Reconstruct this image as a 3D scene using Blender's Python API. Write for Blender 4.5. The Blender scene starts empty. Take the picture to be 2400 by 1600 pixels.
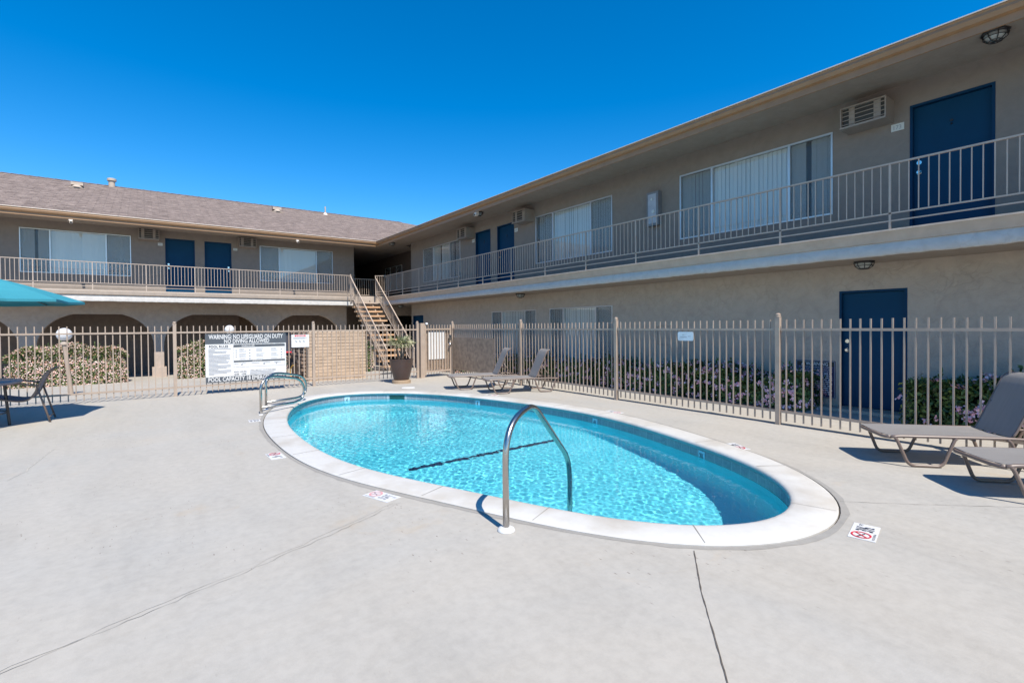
import bpy, math, random
import numpy as np
from mathutils import Vector, Matrix
from mathutils.geometry import tessellate_polygon
random.seed(7); rng = np.random.default_rng(7)
S = bpy.context.scene; COL = S.collection
R = math.radians

# ------------------------------------------------------------------ materials
def new_mat(name):
    m = bpy.data.materials.new(name); m.use_nodes = True
    return m, m.node_tree, m.node_tree.nodes['Principled BSDF']
def N(nt, t, **kw):
    n = nt.nodes.new(t)
    for k, v in kw.items():
        if k in n.inputs: n.inputs[k].default_value = v
        else: setattr(n, k, v)
    return n
def ramp(nt, fac, stops):
    r = nt.nodes.new('ShaderNodeValToRGB'); e = r.color_ramp.elements
    while len(e) < len(stops): e.new(.5)
    for q, (p, c) in zip(e, stops):
        q.position = p; q.color = (*c, 1) if len(c) == 3 else c
    nt.links.new(fac, r.inputs[0]); return r.outputs[0]
def coords(nt, scale=(1, 1, 1), rot=(0, 0, 0)):
    tc = nt.nodes.new('ShaderNodeTexCoord'); mp = N(nt, 'ShaderNodeMapping'); mp.inputs['Scale'].default_value = scale
    mp.inputs['Rotation'].default_value = rot
    nt.links.new(tc.outputs['Object'], mp.inputs[0]); return mp.outputs[0]
def noise(nt, vec, scale, detail=4, rough=.55, dist=0):
    n = N(nt, 'ShaderNodeTexNoise'); n.inputs['Scale'].default_value = scale; n.inputs['Detail'].default_value = detail
    n.inputs['Roughness'].default_value = rough; n.inputs['Distortion'].default_value = dist
    nt.links.new(vec, n.inputs['Vector']); return n.outputs['Fac']
def mix(nt, fac, a, b, mode='MIX'):
    m = nt.nodes.new('ShaderNodeMix'); m.data_type = 'RGBA'; m.blend_type = mode
    for sock, val in ((m.inputs[0], fac), (m.inputs[6], a), (m.inputs[7], b)):
        if hasattr(val, 'is_linked'): nt.links.new(val, sock)
        elif isinstance(val, (int, float)): sock.default_value = val
        else: sock.default_value = (*val, 1)
    return m.outputs[2]
def bump(nt, b, h, strength=.3, dist=.01, normal=None):
    n = nt.nodes.new('ShaderNodeBump'); n.inputs['Strength'].default_value = strength; n.inputs['Distance'].default_value = dist
    nt.links.new(h, n.inputs['Height'])
    if normal: nt.links.new(normal, n.inputs['Normal'])
    nt.links.new(n.outputs[0], b.inputs['Normal']); return n.outputs[0]
def add_h(nt, a, b, ka=1, kb=1):
    x = N(nt, 'ShaderNodeMath', operation='MULTIPLY'); nt.links.new(a, x.inputs[0]); x.inputs[1].default_value = ka
    y = N(nt, 'ShaderNodeMath', operation='MULTIPLY_ADD'); nt.links.new(b, y.inputs[0]); y.inputs[1].default_value = kb
    nt.links.new(x.outputs[0], y.inputs[2]); return y.outputs[0]

def paint(name, c, rough=.55, var=.12, metal=0, scale=6, bumpk=0, spec=.5):
    m, nt, b = new_mat(name); v = coords(nt)
    n = noise(nt, v, scale, 5)
    d = tuple(x * (1 - var) for x in c); l = tuple(min(1, x * (1 + var)) for x in c)
    nt.links.new(ramp(nt, n, [(.3, d), (.7, l)]), b.inputs['Base Color'])
    b.inputs['Roughness'].default_value = rough; b.inputs['Metallic'].default_value = metal
    b.inputs['Specular IOR Level'].default_value = spec
    if bumpk: bump(nt, b, noise(nt, v, scale * 12, 3), bumpk, .004)
    return m

def stucco(name, c, k=.5, patch=.1, zfade=None):
    m, nt, b = new_mat(name); v = coords(nt)
    big = noise(nt, v, .7, 5, .6); med = noise(nt, v, 4.5, 6, .65, .8); fine = noise(nt, v, 60, 3)
    vor = N(nt, 'ShaderNodeTexVoronoi', feature='DISTANCE_TO_EDGE'); vor.inputs['Scale'].default_value = 5.5
    nz = N(nt, 'ShaderNodeTexNoise'); nz.inputs['Scale'].default_value = 3.5; nz.inputs['Detail'].default_value = 5
    nt.links.new(v, nz.inputs['Vector'])
    mx = N(nt, 'ShaderNodeMix', data_type='VECTOR'); mx.inputs[0].default_value = .35
    nt.links.new(v, mx.inputs[4]); nt.links.new(nz.outputs['Color'], mx.inputs[5]); nt.links.new(mx.outputs[1], vor.inputs['Vector'])
    patchm = ramp(nt, noise(nt, v, 1.6, 4, .6), [(.42, (1, 1, 1)), (.6, (0, 0, 0))])
    edge0 = ramp(nt, vor.outputs['Distance'], [(0, (0, 0, 0)), (.035, (.75, .75, .75)), (.16, (1, 1, 1))])
    edge = mix(nt, 1.0, edge0, patchm, 'LIGHTEN')
    col = ramp(nt, big, [(.3, tuple(x * (1 - patch) for x in c)), (.55, c), (.75, tuple(x * (1 + patch) for x in c))])
    col = mix(nt, .5, col, ramp(nt, med, [(.35, tuple(x * (1 - .10 - .14 * min(k, 1)) for x in c)), (.65, tuple(x * 1.12 for x in c))]))
    e2 = N(nt, 'ShaderNodeMath', operation='MULTIPLY'); nt.links.new(med, e2.inputs[0]); e2.inputs[1].default_value = .5 * k
    if zfade is not None:
        tc = nt.nodes.new('ShaderNodeTexCoord'); sp = nt.nodes.new('ShaderNodeSeparateXYZ'); nt.links.new(tc.outputs['Object'], sp.inputs[0])
        mr = N(nt, 'ShaderNodeMapRange'); mr.inputs[1].default_value = zfade - .1; mr.inputs[2].default_value = zfade + .1; mr.inputs[3].default_value = 1; mr.inputs[4].default_value = .12
        nt.links.new(sp.outputs['Z'], mr.inputs[0]); e3 = N(nt, 'ShaderNodeMath', operation='MULTIPLY'); nt.links.new(e2.outputs[0], e3.inputs[0]); nt.links.new(mr.outputs[0], e3.inputs[1]); e2 = e3
        edge = mix(nt, mr.outputs[0], (1, 1, 1), edge)
    col = mix(nt, e2.outputs[0], col, mix(nt, edge, tuple(x * .55 for x in c), c))
    nt.links.new(col, b.inputs['Base Color']); b.inputs['Roughness'].default_value = .9
    b.inputs['Specular IOR Level'].default_value = .25
    h = add_h(nt, med, fine, 1.0, .25); h = add_h(nt, h, edge, 1.0, .22 * k)
    bump(nt, b, h, .55 * k + .15, .02)
    return m

M = {}
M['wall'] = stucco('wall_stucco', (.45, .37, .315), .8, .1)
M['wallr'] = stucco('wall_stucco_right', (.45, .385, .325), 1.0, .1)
M['wallup'] = stucco('upper_wall_stucco_shaded', (.255, .217, .187), .15, .06)  # shade under the eaves put into the upper storey's base colour
M['fascia'] = stucco('white_stucco', (.53, .51, .485), .8, .05)
M['lip'] = paint('slab_edge_paint', (.44, .365, .30), .7, .08, bumpk=.3)
M['walkfloor'] = paint('walkway_floor', (.26, .24, .225), .8, .1)
M['trim'] = paint('gutter_paint', (.30, .175, .09), .45, .08)
M['trimlite'] = paint('drip_edge', (.82, .72, .62), .4, .04)
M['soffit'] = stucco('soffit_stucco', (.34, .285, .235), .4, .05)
M['door'] = paint('blue_door_paint', (.002, .045, .105), .5, .07, scale=3, spec=.15)
M['doorframe'] = paint('blue_frame_paint', (.003, .036, .090), .5, .05, spec=.15)
M['alu'] = paint('window_aluminium', (.62, .63, .64), .35, .05, metal=.6)
M['chrome'] = paint('chrome', (.75, .74, .72), .16, .03, metal=1)
M['steel'] = paint('stainless_steel', (.47, .44, .405), .27, .06, metal=1, scale=20)
M['fence'] = paint('fence_paint', (.375, .295, .235), .45, .08)
M['rail'] = paint('railing_paint', (.46, .37, .30), .45, .08)
M['ac'] = paint('air_conditioner_paint', (.31, .26, .22), .5, .08)
M['dark'] = paint('dark_interior', (.03, .028, .028), .8, .2)
M['black'] = paint('black_paint', (.02, .02, .022), .45, .2)
M['white'] = paint('white_paint', (.64, .64, .64), .45, .03)
M['plate'] = paint('number_plate', (.62, .64, .60), .4, .03)
M['grey'] = paint('grey_sign', (.075, .085, .10), .5, .05)
M['red'] = paint('red_paint', (.62, .03, .05), .45, .05)
M['ink'] = paint('dark_ink', (.045, .05, .07), .6, .05)
M['fadeink'] = paint('faded_ink', (.30, .31, .34), .6, .05)
M['navy'] = paint('navy_sign', (.012, .018, .085), .4, .08)
M['navytop'] = paint('black_sign', (.015, .018, .022), .4, .08)
M['palewhite'] = paint('pale_lettering', (.62, .64, .68), .5, .03)
M['frame'] = paint('lounger_frame', (.17, .125, .105), .32, .06)
M['brownpot'] = paint('glazed_pot', (.065, .04, .034), .35, .14, scale=3)
M['saucer'] = paint('saucer', (.36, .26, .17), .6, .1)
M['soil'] = paint('soil', (.10, .07, .05), .95, .3, scale=25, bumpk=.8)
M['trunk'] = paint('palm_trunk', (.20, .14, .10), .9, .3, scale=20, bumpk=.8)
M['table'] = paint('table_top', (.20, .20, .24), .3, .06)
M['tableleg'] = paint('table_leg', (.04, .035, .035), .4, .1)
M['wood'] = paint('brown_wood', (.12, .07, .04), .7, .2)
M['tread'] = None
M['yellow'] = paint('yellow_hose', (.75, .42, .05), .5, .05)
M['screen'] = None
M['joint'] = paint('joint_filler', (.10, .085, .07), .95, .3, scale=30)
M['rubber'] = paint('rubber_foot', (.75, .76, .78), .5, .05)

def mat_deck(name, base=(.405, .383, .345), pits=1.0):
    m, nt, b = new_mat(name); v = coords(nt); vs = coords(nt, (1, .28, 1), (0, 0, .55))
    a = noise(nt, v, .30, 6, .66, .8); s = noise(nt, vs, 1.7, 6, .68, .4); f = noise(nt, v, 14, 6, .7); g = noise(nt, v, 130, 2)
    warm = (base[0] * 1.06, base[1] * .975, base[2] * .86); cool = (base[0] * .86, base[1] * .90, base[2] * .95)
    c = mix(nt, ramp(nt, a, [(.36, (0, 0, 0)), (.64, (1, 1, 1))]), warm, cool)
    c = mix(nt, .6, c, ramp(nt, s, [(.3, tuple(x * .80 for x in base)), (.5, base), (.72, tuple(min(1, x * 1.14) for x in base))]))
    c = mix(nt, .30, c, ramp(nt, f, [(.32, tuple(x * .76 for x in base)), (.6, tuple(min(1, x * 1.12) for x in base))]))
    # orange-brown stains
    st = noise(nt, v, .9, 5, .7, 1.2)
    c = mix(nt, ramp(nt, st, [(.60, (0, 0, 0)), (.74, (.55, .55, .55))]), c, (base[0] * 1.02, base[1] * .88, base[2] * .72))
    # dark pits in drifts
    vo = N(nt, 'ShaderNodeTexVoronoi'); vo.inputs['Scale'].default_value = 30; nt.links.new(vs, vo.inputs['Vector'])
    p = ramp(nt, vo.outputs['Distance'], [(.05, (1, 1, 1)), (.14, (0, 0, 0))])
    drift = ramp(nt, noise(nt, v, .8, 4, .6), [(.47, (0, 0, 0)), (.62, (1, 1, 1))])
    pm = mix(nt, 1.0, p, drift, 'MULTIPLY')
    c = mix(nt, mix(nt, 1.0, pm, (.85 * pits,) * 3, 'MULTIPLY'), c, (.13, .10, .08))
    # pale scuffs
    sc = noise(nt, coords(nt, (.5, 3.2, 1), (0, 0, .35)), 3.1, 7, .75, 1)
    c = mix(nt, ramp(nt, sc, [(.66, (0, 0, 0)), (.75, (.4, .4, .4))]), c, (.56, .53, .48))
    nt.links.new(c, b.inputs['Base Color']); b.inputs['Roughness'].default_value = .85
    b.inputs['Specular IOR Level'].default_value = .3
    h = add_h(nt, f, g, .6, .35); h = add_h(nt, h, pm, 1, -.6)
    bump(nt, b, h, .35, .006); return m
M['deck'] = mat_deck('deck_concrete')
M['walk'] = mat_deck('walkway_concrete', (.41, .385, .345), .4)
M['patch'] = mat_deck('joint_mortar', (.31, .295, .27), .5)

def mat_coping():
    m, nt, b = new_mat('coping_stone'); v = coords(nt)
    f = noise(nt, v, 9, 6, .65); a = noise(nt, v, 1.3, 5, .6)
    base = (.55, .535, .505)
    c = ramp(nt, f, [(.3, tuple(x * .93 for x in base)), (.6, base)])
    c = mix(nt, ramp(nt, a, [(.46, (0, 0, 0)), (.66, (.75, .75, .75))]), c, (.41, .37, .315))
    vo = N(nt, 'ShaderNodeTexVoronoi'); vo.inputs['Scale'].default_value = 55; nt.links.new(v, vo.inputs['Vector'])
    p = ramp(nt, vo.outputs['Distance'], [(.06, (1, 1, 1)), (.15, (0, 0, 0))])
    drift = ramp(nt, noise(nt, v, 2.1, 4, .65), [(.54, (0, 0, 0)), (.66, (1, 1, 1))])
    pm = mix(nt, 1.0, p, drift, 'MULTIPLY')
    c = mix(nt, mix(nt, 1.0, pm, (.5, .5, .5), 'MULTIPLY'), c, (.30, .27, .24))
    nt.links.new(c, b.inputs['Base Color']); b.inputs['Roughness'].default_value = .75
    bump(nt, b, add_h(nt, f, pm, .5, -.6), .3, .006); return m
M['coping'] = mat_coping()
M['nose'] = paint('coping_nose_reflection', (.16, .30, .34), .5, .12, scale=8)  # teal reflection of the water put into the nose colour

def mat_tile():
    m, nt, b = new_mat('waterline_tile')
    uv = nt.nodes.new('ShaderNodeUVMap')
    br = nt.nodes.new('ShaderNodeTexBrick'); br.offset = 0
    br.inputs['Scale'].default_value = 1; br.inputs['Brick Width'].default_value = .15; br.inputs['Row Height'].default_value = .15
    br.inputs['Mortar Size'].default_value = .004; br.inputs['Color1'].default_value = (.20, .23, .26, 1); br.inputs['Color2'].default_value = (.26, .29, .31, 1)
    br.inputs['Mortar'].default_value = (.45, .48, .5, 1); nt.links.new(uv.outputs[0], br.inputs['Vector'])
    n = noise(nt, coords(nt), 30, 4)
    nt.links.new(mix(nt, .4, br.outputs[0], ramp(nt, n, [(.3, (.12, .16, .22)), (.7, (.30, .36, .42))])), b.inputs['Base Color'])
    b.inputs['Roughness'].default_value = .2; return m
M['tile'] = mat_tile()
def mat_plaster():
    m, nt, b = new_mat('pool_plaster'); v = coords(nt); n = noise(nt, v, 2.2, 5)
    nt.links.new(ramp(nt, n, [(.3, (.13, .66, .76)), (.7, (.18, .74, .83))]), b.inputs['Base Color'])
    b.inputs['Roughness'].default_value = .7; b.inputs['Specular IOR Level'].default_value = .1; return m
M['plaster'] = mat_plaster()
M['step'] = paint('step_plaster', (.10, .60, .78), .7, .06)
M['laneline'] = paint('dark_blue_tile', (.008, .02, .07), .3, .3)
def mat_water():
    m, nt, b = new_mat('pool_water')
    b.inputs['Base Color'].default_value = (.90, .98, 1, 1); b.inputs['Roughness'].default_value = 0
    b.inputs['IOR'].default_value = 1.33; b.inputs['Transmission Weight'].default_value = 1; return m
M['water'] = mat_water()

def mat_shingle():
    m, nt, b = new_mat('asphalt_shingle')
    uv = nt.nodes.new('ShaderNodeUVMap'); br = nt.nodes.new('ShaderNodeTexBrick')
    br.offset = .5; br.inputs['Scale'].default_value = 1; br.inputs['Brick Width'].default_value = .45; br.inputs['Row Height'].default_value = .20
    br.inputs['Mortar Size'].default_value = .012; br.inputs['Bias'].default_value = .0; br.inputs['Mortar Smooth'].default_value = .6
    br.inputs['Color1'].default_value = (.120, .088, .072, 1); br.inputs['Color2'].default_value = (.27, .205, .172, 1)
    br.inputs['Mortar'].default_value = (.045, .034, .03, 1)
    nz = N(nt, 'ShaderNodeTexNoise'); nz.inputs['Scale'].default_value = 3; nt.links.new(uv.outputs[0], nz.inputs['Vector'])
    ad = N(nt, 'ShaderNodeMix', data_type='VECTOR'); ad.inputs[0].default_value = .035
    nt.links.new(uv.outputs[0], ad.inputs[4]); nt.links.new(nz.outputs['Color'], ad.inputs[5])
    nt.links.new(ad.outputs[1], br.inputs['Vector'])
    n = N(nt, 'ShaderNodeTexNoise'); n.inputs['Scale'].default_value = 2.6; n.inputs['Detail'].default_value = 7; n.inputs['Roughness'].default_value = .85
    mp = N(nt, 'ShaderNodeMapping'); mp.inputs['Scale'].default_value = (1, 3.0, 1); nt.links.new(uv.outputs[0], mp.inputs[0]); nt.links.new(mp.outputs[0], n.inputs['Vector'])
    c = mix(nt, .66, br.outputs[0], ramp(nt, n.outputs['Fac'], [(.38, (.055, .038, .032)), (.5, (.19, .145, .122)), (.62, (.42, .335, .29))]))
    nt.links.new(c, b.inputs['Base Color']); b.inputs['Roughness'].default_value = .95
    bump(nt, b, add_h(nt, br.outputs['Fac'], n.outputs['Fac'], -1, .8), .6, .03); return m
M['shingle'] = mat_shingle()

def mat_brick(name, c1, c2, mortar, w, h, ms=.012, axis='XZ'):
    m, nt, b = new_mat(name); tc = nt.nodes.new('ShaderNodeTexCoord'); sp = nt.nodes.new('ShaderNodeSeparateXYZ'); cb = nt.nodes.new('ShaderNodeCombineXYZ')
    nt.links.new(tc.outputs['Object'], sp.inputs[0]); nt.links.new(sp.outputs[axis[0]], cb.inputs[0]); nt.links.new(sp.outputs['Z'], cb.inputs[1])
    br = nt.nodes.new('ShaderNodeTexBrick'); br.offset = .5; br.inputs['Scale'].default_value = 1
    br.inputs['Brick Width'].default_value = w; br.inputs['Row Height'].default_value = h; br.inputs['Mortar Size'].default_value = ms
    br.inputs['Color1'].default_value = (*c1, 1); br.inputs['Color2'].default_value = (*c2, 1); br.inputs['Mortar'].default_value = (*mortar, 1)
    nt.links.new(cb.outputs[0], br.inputs['Vector'])
    n = noise(nt, tc.outputs['Object'], 12, 5, .6)
    nt.links.new(mix(nt, .35, br.outputs[0], ramp(nt, n, [(.3, tuple(x * .7 for x in c1)), (.7, tuple(min(1, x * 1.2) for x in c2))])), b.inputs['Base Color'])
    b.inputs['Roughness'].default_value = .9; bump(nt, b, add_h(nt, br.outputs['Fac'], n, -1, .5), .8, .015); return m
M['brick'] = mat_brick('slump_block', (.52, .38, .28), (.60, .46, .35), (.30, .20, .14), .42, .092)

def mat_sling(name, c):
    m, nt, b = new_mat(name); v = coords(nt, (1, 1, 1))
    w = N(nt, 'ShaderNodeTexWave'); w.bands_direction = 'X'; w.inputs['Scale'].default_value = 90; nt.links.new(v, w.inputs['Vector'])
    w2 = N(nt, 'ShaderNodeTexWave'); w2.bands_direction = 'Y'; w2.inputs['Scale'].default_value = 90; nt.links.new(v, w2.inputs['Vector'])
    n = noise(nt, coords(nt, (1, 14, 1)), 4, 5)
    col = ramp(nt, n, [(.3, tuple(x * .88 for x in c)), (.7, tuple(x * 1.08 for x in c))])
    nt.links.new(col, b.inputs['Base Color']); b.inputs['Roughness'].default_value = .65; b.inputs['Specular IOR Level'].default_value = .35
    bump(nt, b, add_h(nt, w.outputs['Fac'], w2.outputs['Fac']), .25, .002)
    tl_ = N(nt, 'ShaderNodeBsdfTranslucent'); tl_.inputs[0].default_value = (*[min(1, x * 1.5) for x in c], 1); ms = N(nt, 'ShaderNodeMixShader'); ms.inputs[0].default_value = .38
    nt.links.new(b.outputs[0], ms.inputs[1]); nt.links.new(tl_.outputs[0], ms.inputs[2]); nt.links.new(ms.outputs[0], nt.nodes['Material Output'].inputs[0]); return m
M['sling'] = mat_sling('sling_mesh', (.36, .345, .335))
M['slingdark'] = mat_sling('sling_mesh_blue', (.28, .28, .33))
def mat_tread():
    m, nt, b = new_mat('tread_paint'); v = coords(nt)
    n = noise(nt, v, 5, 5, .7)
    nt.links.new(ramp(nt, n, [(.35, (.50, .28, .14)), (.6, (.58, .38, .23))]), b.inputs['Base Color']); b.inputs['Roughness'].default_value = .6; return m
M['tread'] = mat_tread()
def mat_screen():
    m, nt, b = new_mat('perforated_screen'); v = coords(nt)
    b.inputs['Base Color'].default_value = (.30, .22, .16, 1); b.inputs['Roughness'].default_value = .6
    n = noise(nt, v, 9, 4)
    nt.links.new(ramp(nt, n, [(.3, (.78, .78, .78)), (.7, (.95, .95, .95))]), b.inputs['Alpha'])
    nt.links.new(ramp(nt, n, [(.3, (.24, .175, .13)), (.7, (.36, .27, .20))]), b.inputs['Base Color']); return m
M['screen'] = mat_screen()
def mat_glass():
    m, nt, b = new_mat('window_glass'); nt.nodes.remove(b); out = nt.nodes['Material Output']
    tr = N(nt, 'ShaderNodeBsdfTransparent'); tr.inputs[0].default_value = (.93, .96, .96, 1); gl = N(nt, 'ShaderNodeBsdfGlossy'); gl.inputs['Roughness'].default_value = .015
    lw = N(nt, 'ShaderNodeLayerWeight'); lw.inputs['Blend'].default_value = .5
    pw = N(nt, 'ShaderNodeMath', operation='POWER'); pw.inputs[1].default_value = 3.2; nt.links.new(lw.outputs['Facing'], pw.inputs[0])
    ad = N(nt, 'ShaderNodeMath', operation='MULTIPLY_ADD'); ad.inputs[1].default_value = .80; ad.inputs[2].default_value = .10; nt.links.new(pw.outputs[0], ad.inputs[0])
    mx = N(nt, 'ShaderNodeMixShader'); nt.links.new(ad.outputs[0], mx.inputs[0]); nt.links.new(tr.outputs[0], mx.inputs[1]); nt.links.new(gl.outputs[0], mx.inputs[2])
    nt.links.new(mx.outputs[0], out.inputs[0]); return m
M['glass'] = mat_glass()
def mat_insect():
    m, nt, b = new_mat('insect_screen'); b.inputs['Base Color'].default_value = (.16, .17, .18, 1); b.inputs['Alpha'].default_value = .22; b.inputs['Roughness'].default_value = .7; return m
M['insect'] = mat_insect()
def mat_blind():
    m, nt, b = new_mat('vertical_blind'); b.inputs['Base Color'].default_value = (.66, .67, .65, 1); b.inputs['Roughness'].default_value = .7
    b.inputs['Emission Color'].default_value = (0, 0, 0, 1); return m
M['blind'] = mat_blind()
M['globe'] = paint('white_globe', (.66, .67, .69), .25, .01)
M['lens'] = paint('frosted_lens', (.42, .44, .42), .3, .05)

def mat_leaf(name, c1, c2, c3, rough=.5):
    m, nt, b = new_mat(name); g = nt.nodes.new('ShaderNodeNewGeometry')
    nt.links.new(ramp(nt, g.outputs['Random Per Island'], [(.0, c1), (.5, c2), (1, c3)]), b.inputs['Base Color'])
    b.inputs['Roughness'].default_value = rough
    b.inputs['Subsurface Weight'].default_value = 0
    return m
M['leafA'] = mat_leaf('hedge_leaf', (.022, .045, .012), (.075, .13, .03), (.25, .27, .09))
M['flowerA'] = mat_leaf('hedge_blossom', (.50, .24, .15), (.66, .44, .38), (.80, .64, .60), .6)
M['leafB'] = mat_leaf('shrub_leaf', (.018, .042, .012), (.05, .11, .025), (.15, .22, .06))
M['flowerB'] = mat_leaf('pink_blossom', (.70, .33, .40), (.84, .48, .54), (.90, .68, .70), .6)
M['palm'] = mat_leaf('palm_leaflet', (.13, .14, .07), (.27, .28, .14), (.48, .47, .28))
M['umb'] = paint('teal_canvas', (.035, .25, .31), .7, .05, scale=2)

# ------------------------------------------------------------------ object helpers
def tag(o, label=None, cat=None, group=None, kind=None):
    if label: o['label'] = label
    if cat: o['category'] = cat
    if group: o['group'] = group
    if kind: o['kind'] = kind
    return o
def thing(name, label, cat, loc=(0, 0, 0), group=None, rz=0):
    o = bpy.data.objects.new(name, None); COL.objects.link(o); o.location = loc; o.rotation_euler = (0, 0, rz); o.empty_display_size = .1
    return tag(o, label, cat, group)
class MB:
    def __init__(s): s.v = []; s.f = []; s.uv = {}
    def add(s, vs, fs):
        n = len(s.v); s.v += [tuple(p) for p in vs]; s.f += [tuple(i + n for i in f) for f in fs]; return s
    def box(s, lo, hi):
        x0, y0, z0 = lo; x1, y1, z1 = hi
        return s.add([(x0, y0, z0), (x1, y0, z0), (x1, y1, z0), (x0, y1, z0), (x0, y0, z1), (x1, y0, z1), (x1, y1, z1), (x0, y1, z1)],
                     [(0, 3, 2, 1), (4, 5, 6, 7), (0, 1, 5, 4), (1, 2, 6, 5), (2, 3, 7, 6), (3, 0, 4, 7)])
    def bar(s, a, b, w, h=None, up=(0, 0, 1)):
        a = Vector(a); b = Vector(b); d = (b - a).normalized(); up = Vector(up)
        if abs(d.dot(up)) > .99: up = Vector((0, 1, 0))
        x = d.cross(up).normalized(); y = x.cross(d); h = h or w
        vs = [p + x * (sx * w / 2) + y * (sy * h / 2) for p in (a, b) for sx, sy in ((-1, -1), (1, -1), (1, 1), (-1, 1))]
        return s.add(vs, [(0, 3, 2, 1), (4, 5, 6, 7), (0, 1, 5, 4), (1, 2, 6, 5), (2, 3, 7, 6), (3, 0, 4, 7)])
    def tube(s, pts, r, n=10, closed=False, caps=True):
        pts = [Vector(p) for p in pts]; k = len(pts); rr = r if isinstance(r, (list, tuple)) else [r] * k
        tans = []
        for i in range(k):
            a = pts[(i - 1) % k] if (closed or i > 0) else pts[i]; b = pts[(i + 1) % k] if (closed or i < k - 1) else pts[i]
            tans.append((b - a).normalized())
        ref = Vector((0, 0, 1)) if abs(tans[0].z) < .9 else Vector((1, 0, 0)); x = tans[0].cross(ref).normalized(); vs = []
        for i in range(k):
            t = tans[i]; x = (x - t * x.dot(t)).normalized(); y = t.cross(x)
            for j in range(n):
                a = 2 * math.pi * j / n; vs.append(pts[i] + (x * math.cos(a) + y * math.sin(a)) * rr[i])
        fs = []
        for i in range(k if closed else k - 1):
            for j in range(n):
                a = i * n + j; b = i * n + (j + 1) % n; c = ((i + 1) % k) * n + (j + 1) % n; d = ((i + 1) % k) * n + j; fs.append((a, b, c, d))
        if caps and not closed: fs += [tuple(range(n))[::-1], tuple(range((k - 1) * n, k * n))]
        return s.add(vs, fs)
    def lathe(s, prof, c, n=24):
        cx, cy, cz = c; vs = [(cx + r * math.cos(2 * math.pi * j / n), cy + r * math.sin(2 * math.pi * j / n), cz + z) for r, z in prof for j in range(n)]
        fs = [(i * n + j, i * n + (j + 1) % n, (i + 1) * n + (j + 1) % n, (i + 1) * n + j) for i in range(len(prof) - 1) for j in range(n)]
        if prof[0][0] > 1e-4: fs.append(tuple(range(n))[::-1])
        if prof[-1][0] > 1e-4: fs.append(tuple(range((len(prof) - 1) * n, len(prof) * n)))
        return s.add(vs, fs)
    def prism(s, poly, o, u, v, w, t):
        """2D polygon (list of (a,b)) placed at o + a*u + b*v and extruded t along w"""
        o, u, v, w = Vector(o), Vector(u), Vector(v), Vector(w); k = len(poly)
        vs = [o + u * a + v * b for a, b in poly] + [o + u * a + v * b + w * t for a, b in poly]
        tri = tessellate_polygon([[Vector((a, b, 0)) for a, b in poly]])
        fs = [tuple(x) for x in tri] + [tuple(i + k for i in x)[::-1] for x in tri] + [(i, (i + 1) % k, (i + 1) % k + k, i + k) for i in range(k)]
        return s.add(vs, fs)
    def text(s, txt, o, u, v, size, width=None, align='CENTER', bold=0.0, lift=0):
        o, u, v = Vector(o), Vector(u).normalized(), Vector(v).normalized(); w = u.cross(v)
        c = bpy.data.curves.new('t', 'FONT'); c.body = txt; c.size = 1; c.align_x = 'LEFT'; c.offset = bold; c.resolution_u = 2
        ob = bpy.data.objects.new('t', c); COL.objects.link(ob); dg = bpy.context.evaluated_depsgraph_get(); dg.update()
        me = bpy.data.meshes.new_from_object(ob.evaluated_get(dg)); P = [q.co.copy() for q in me.vertices]; F = [tuple(p.vertices) for p in me.polygons]
        bpy.data.objects.remove(ob); bpy.data.curves.remove(c); bpy.data.meshes.remove(me)
        if not P: return s
        x0 = min(p.x for p in P); x1 = max(p.x for p in P); sx = size / .73; sxx = (width / (x1 - x0)) if width else sx
        off = {'CENTER': -(x0 + x1) / 2, 'LEFT': -x0}[align]
        return s.add([o + u * ((p.x + off) * sxx) + v * (p.y * sx) + w * lift for p in P], F)
    def build(s, name, mat, parent=None, smooth=False, origin=None, local=False, mats=None, fm=None, uvs=None):
        off = Vector((0, 0, 0))
        if not local:
            q = parent
            while q is not None and q.parent is not None: q = q.parent
            if q is not None: off = q.location
        if origin is not None: off = Vector(origin)
        me = bpy.data.meshes.new(name); me.from_pydata([tuple(Vector(p) - off) for p in s.v], [], s.f)
        for mm in (mats or [mat]): me.materials.append(mm)
        if fm: me.polygons.foreach_set('material_index', fm)
        if smooth:
            me.polygons.foreach_set('use_smooth', [True] * len(me.polygons))
            if smooth == 'auto':
                try: me.set_sharp_from_angle(angle=R(40))
                except Exception: pass
        if uvs:
            l = me.uv_layers.new(name='UVMap')
            for p in me.polygons:
                for li in p.loop_indices: l.data[li].uv = uvs(me.vertices[me.loops[li].vertex_index].co + off, p)
        me.update(); o = bpy.data.objects.new(name, me); COL.objects.link(o)
        if parent is not None: o.parent = parent
        elif origin is not None: o.location = origin
        return o
def bez(pts, r=.08, n=5):
    """polyline with rounded corners"""
    P = [Vector(p) for p in pts]; out = [P[0]]
    for i in range(1, len(P) - 1):
        a, b, c = P[i - 1], P[i], P[i + 1]; da = min(r, (a - b).length * .49); dc = min(r, (c - b).length * .49)
        s_ = b + (a - b).normalized() * da; e_ = b + (c - b).normalized() * dc
        for k in range(n + 1):
            t = k / n; out.append(s_ * (1 - t) ** 2 + b * 2 * t * (1 - t) + e_ * t * t)
    out.append(P[-1]); return out
def copy_tree(o, parent=None):
    c = o.copy(); COL.objects.link(c); c.parent = parent
    for ch in [x for x in bpy.data.objects if x.parent == o and x is not c]: copy_tree(ch, c)
    return c

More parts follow.
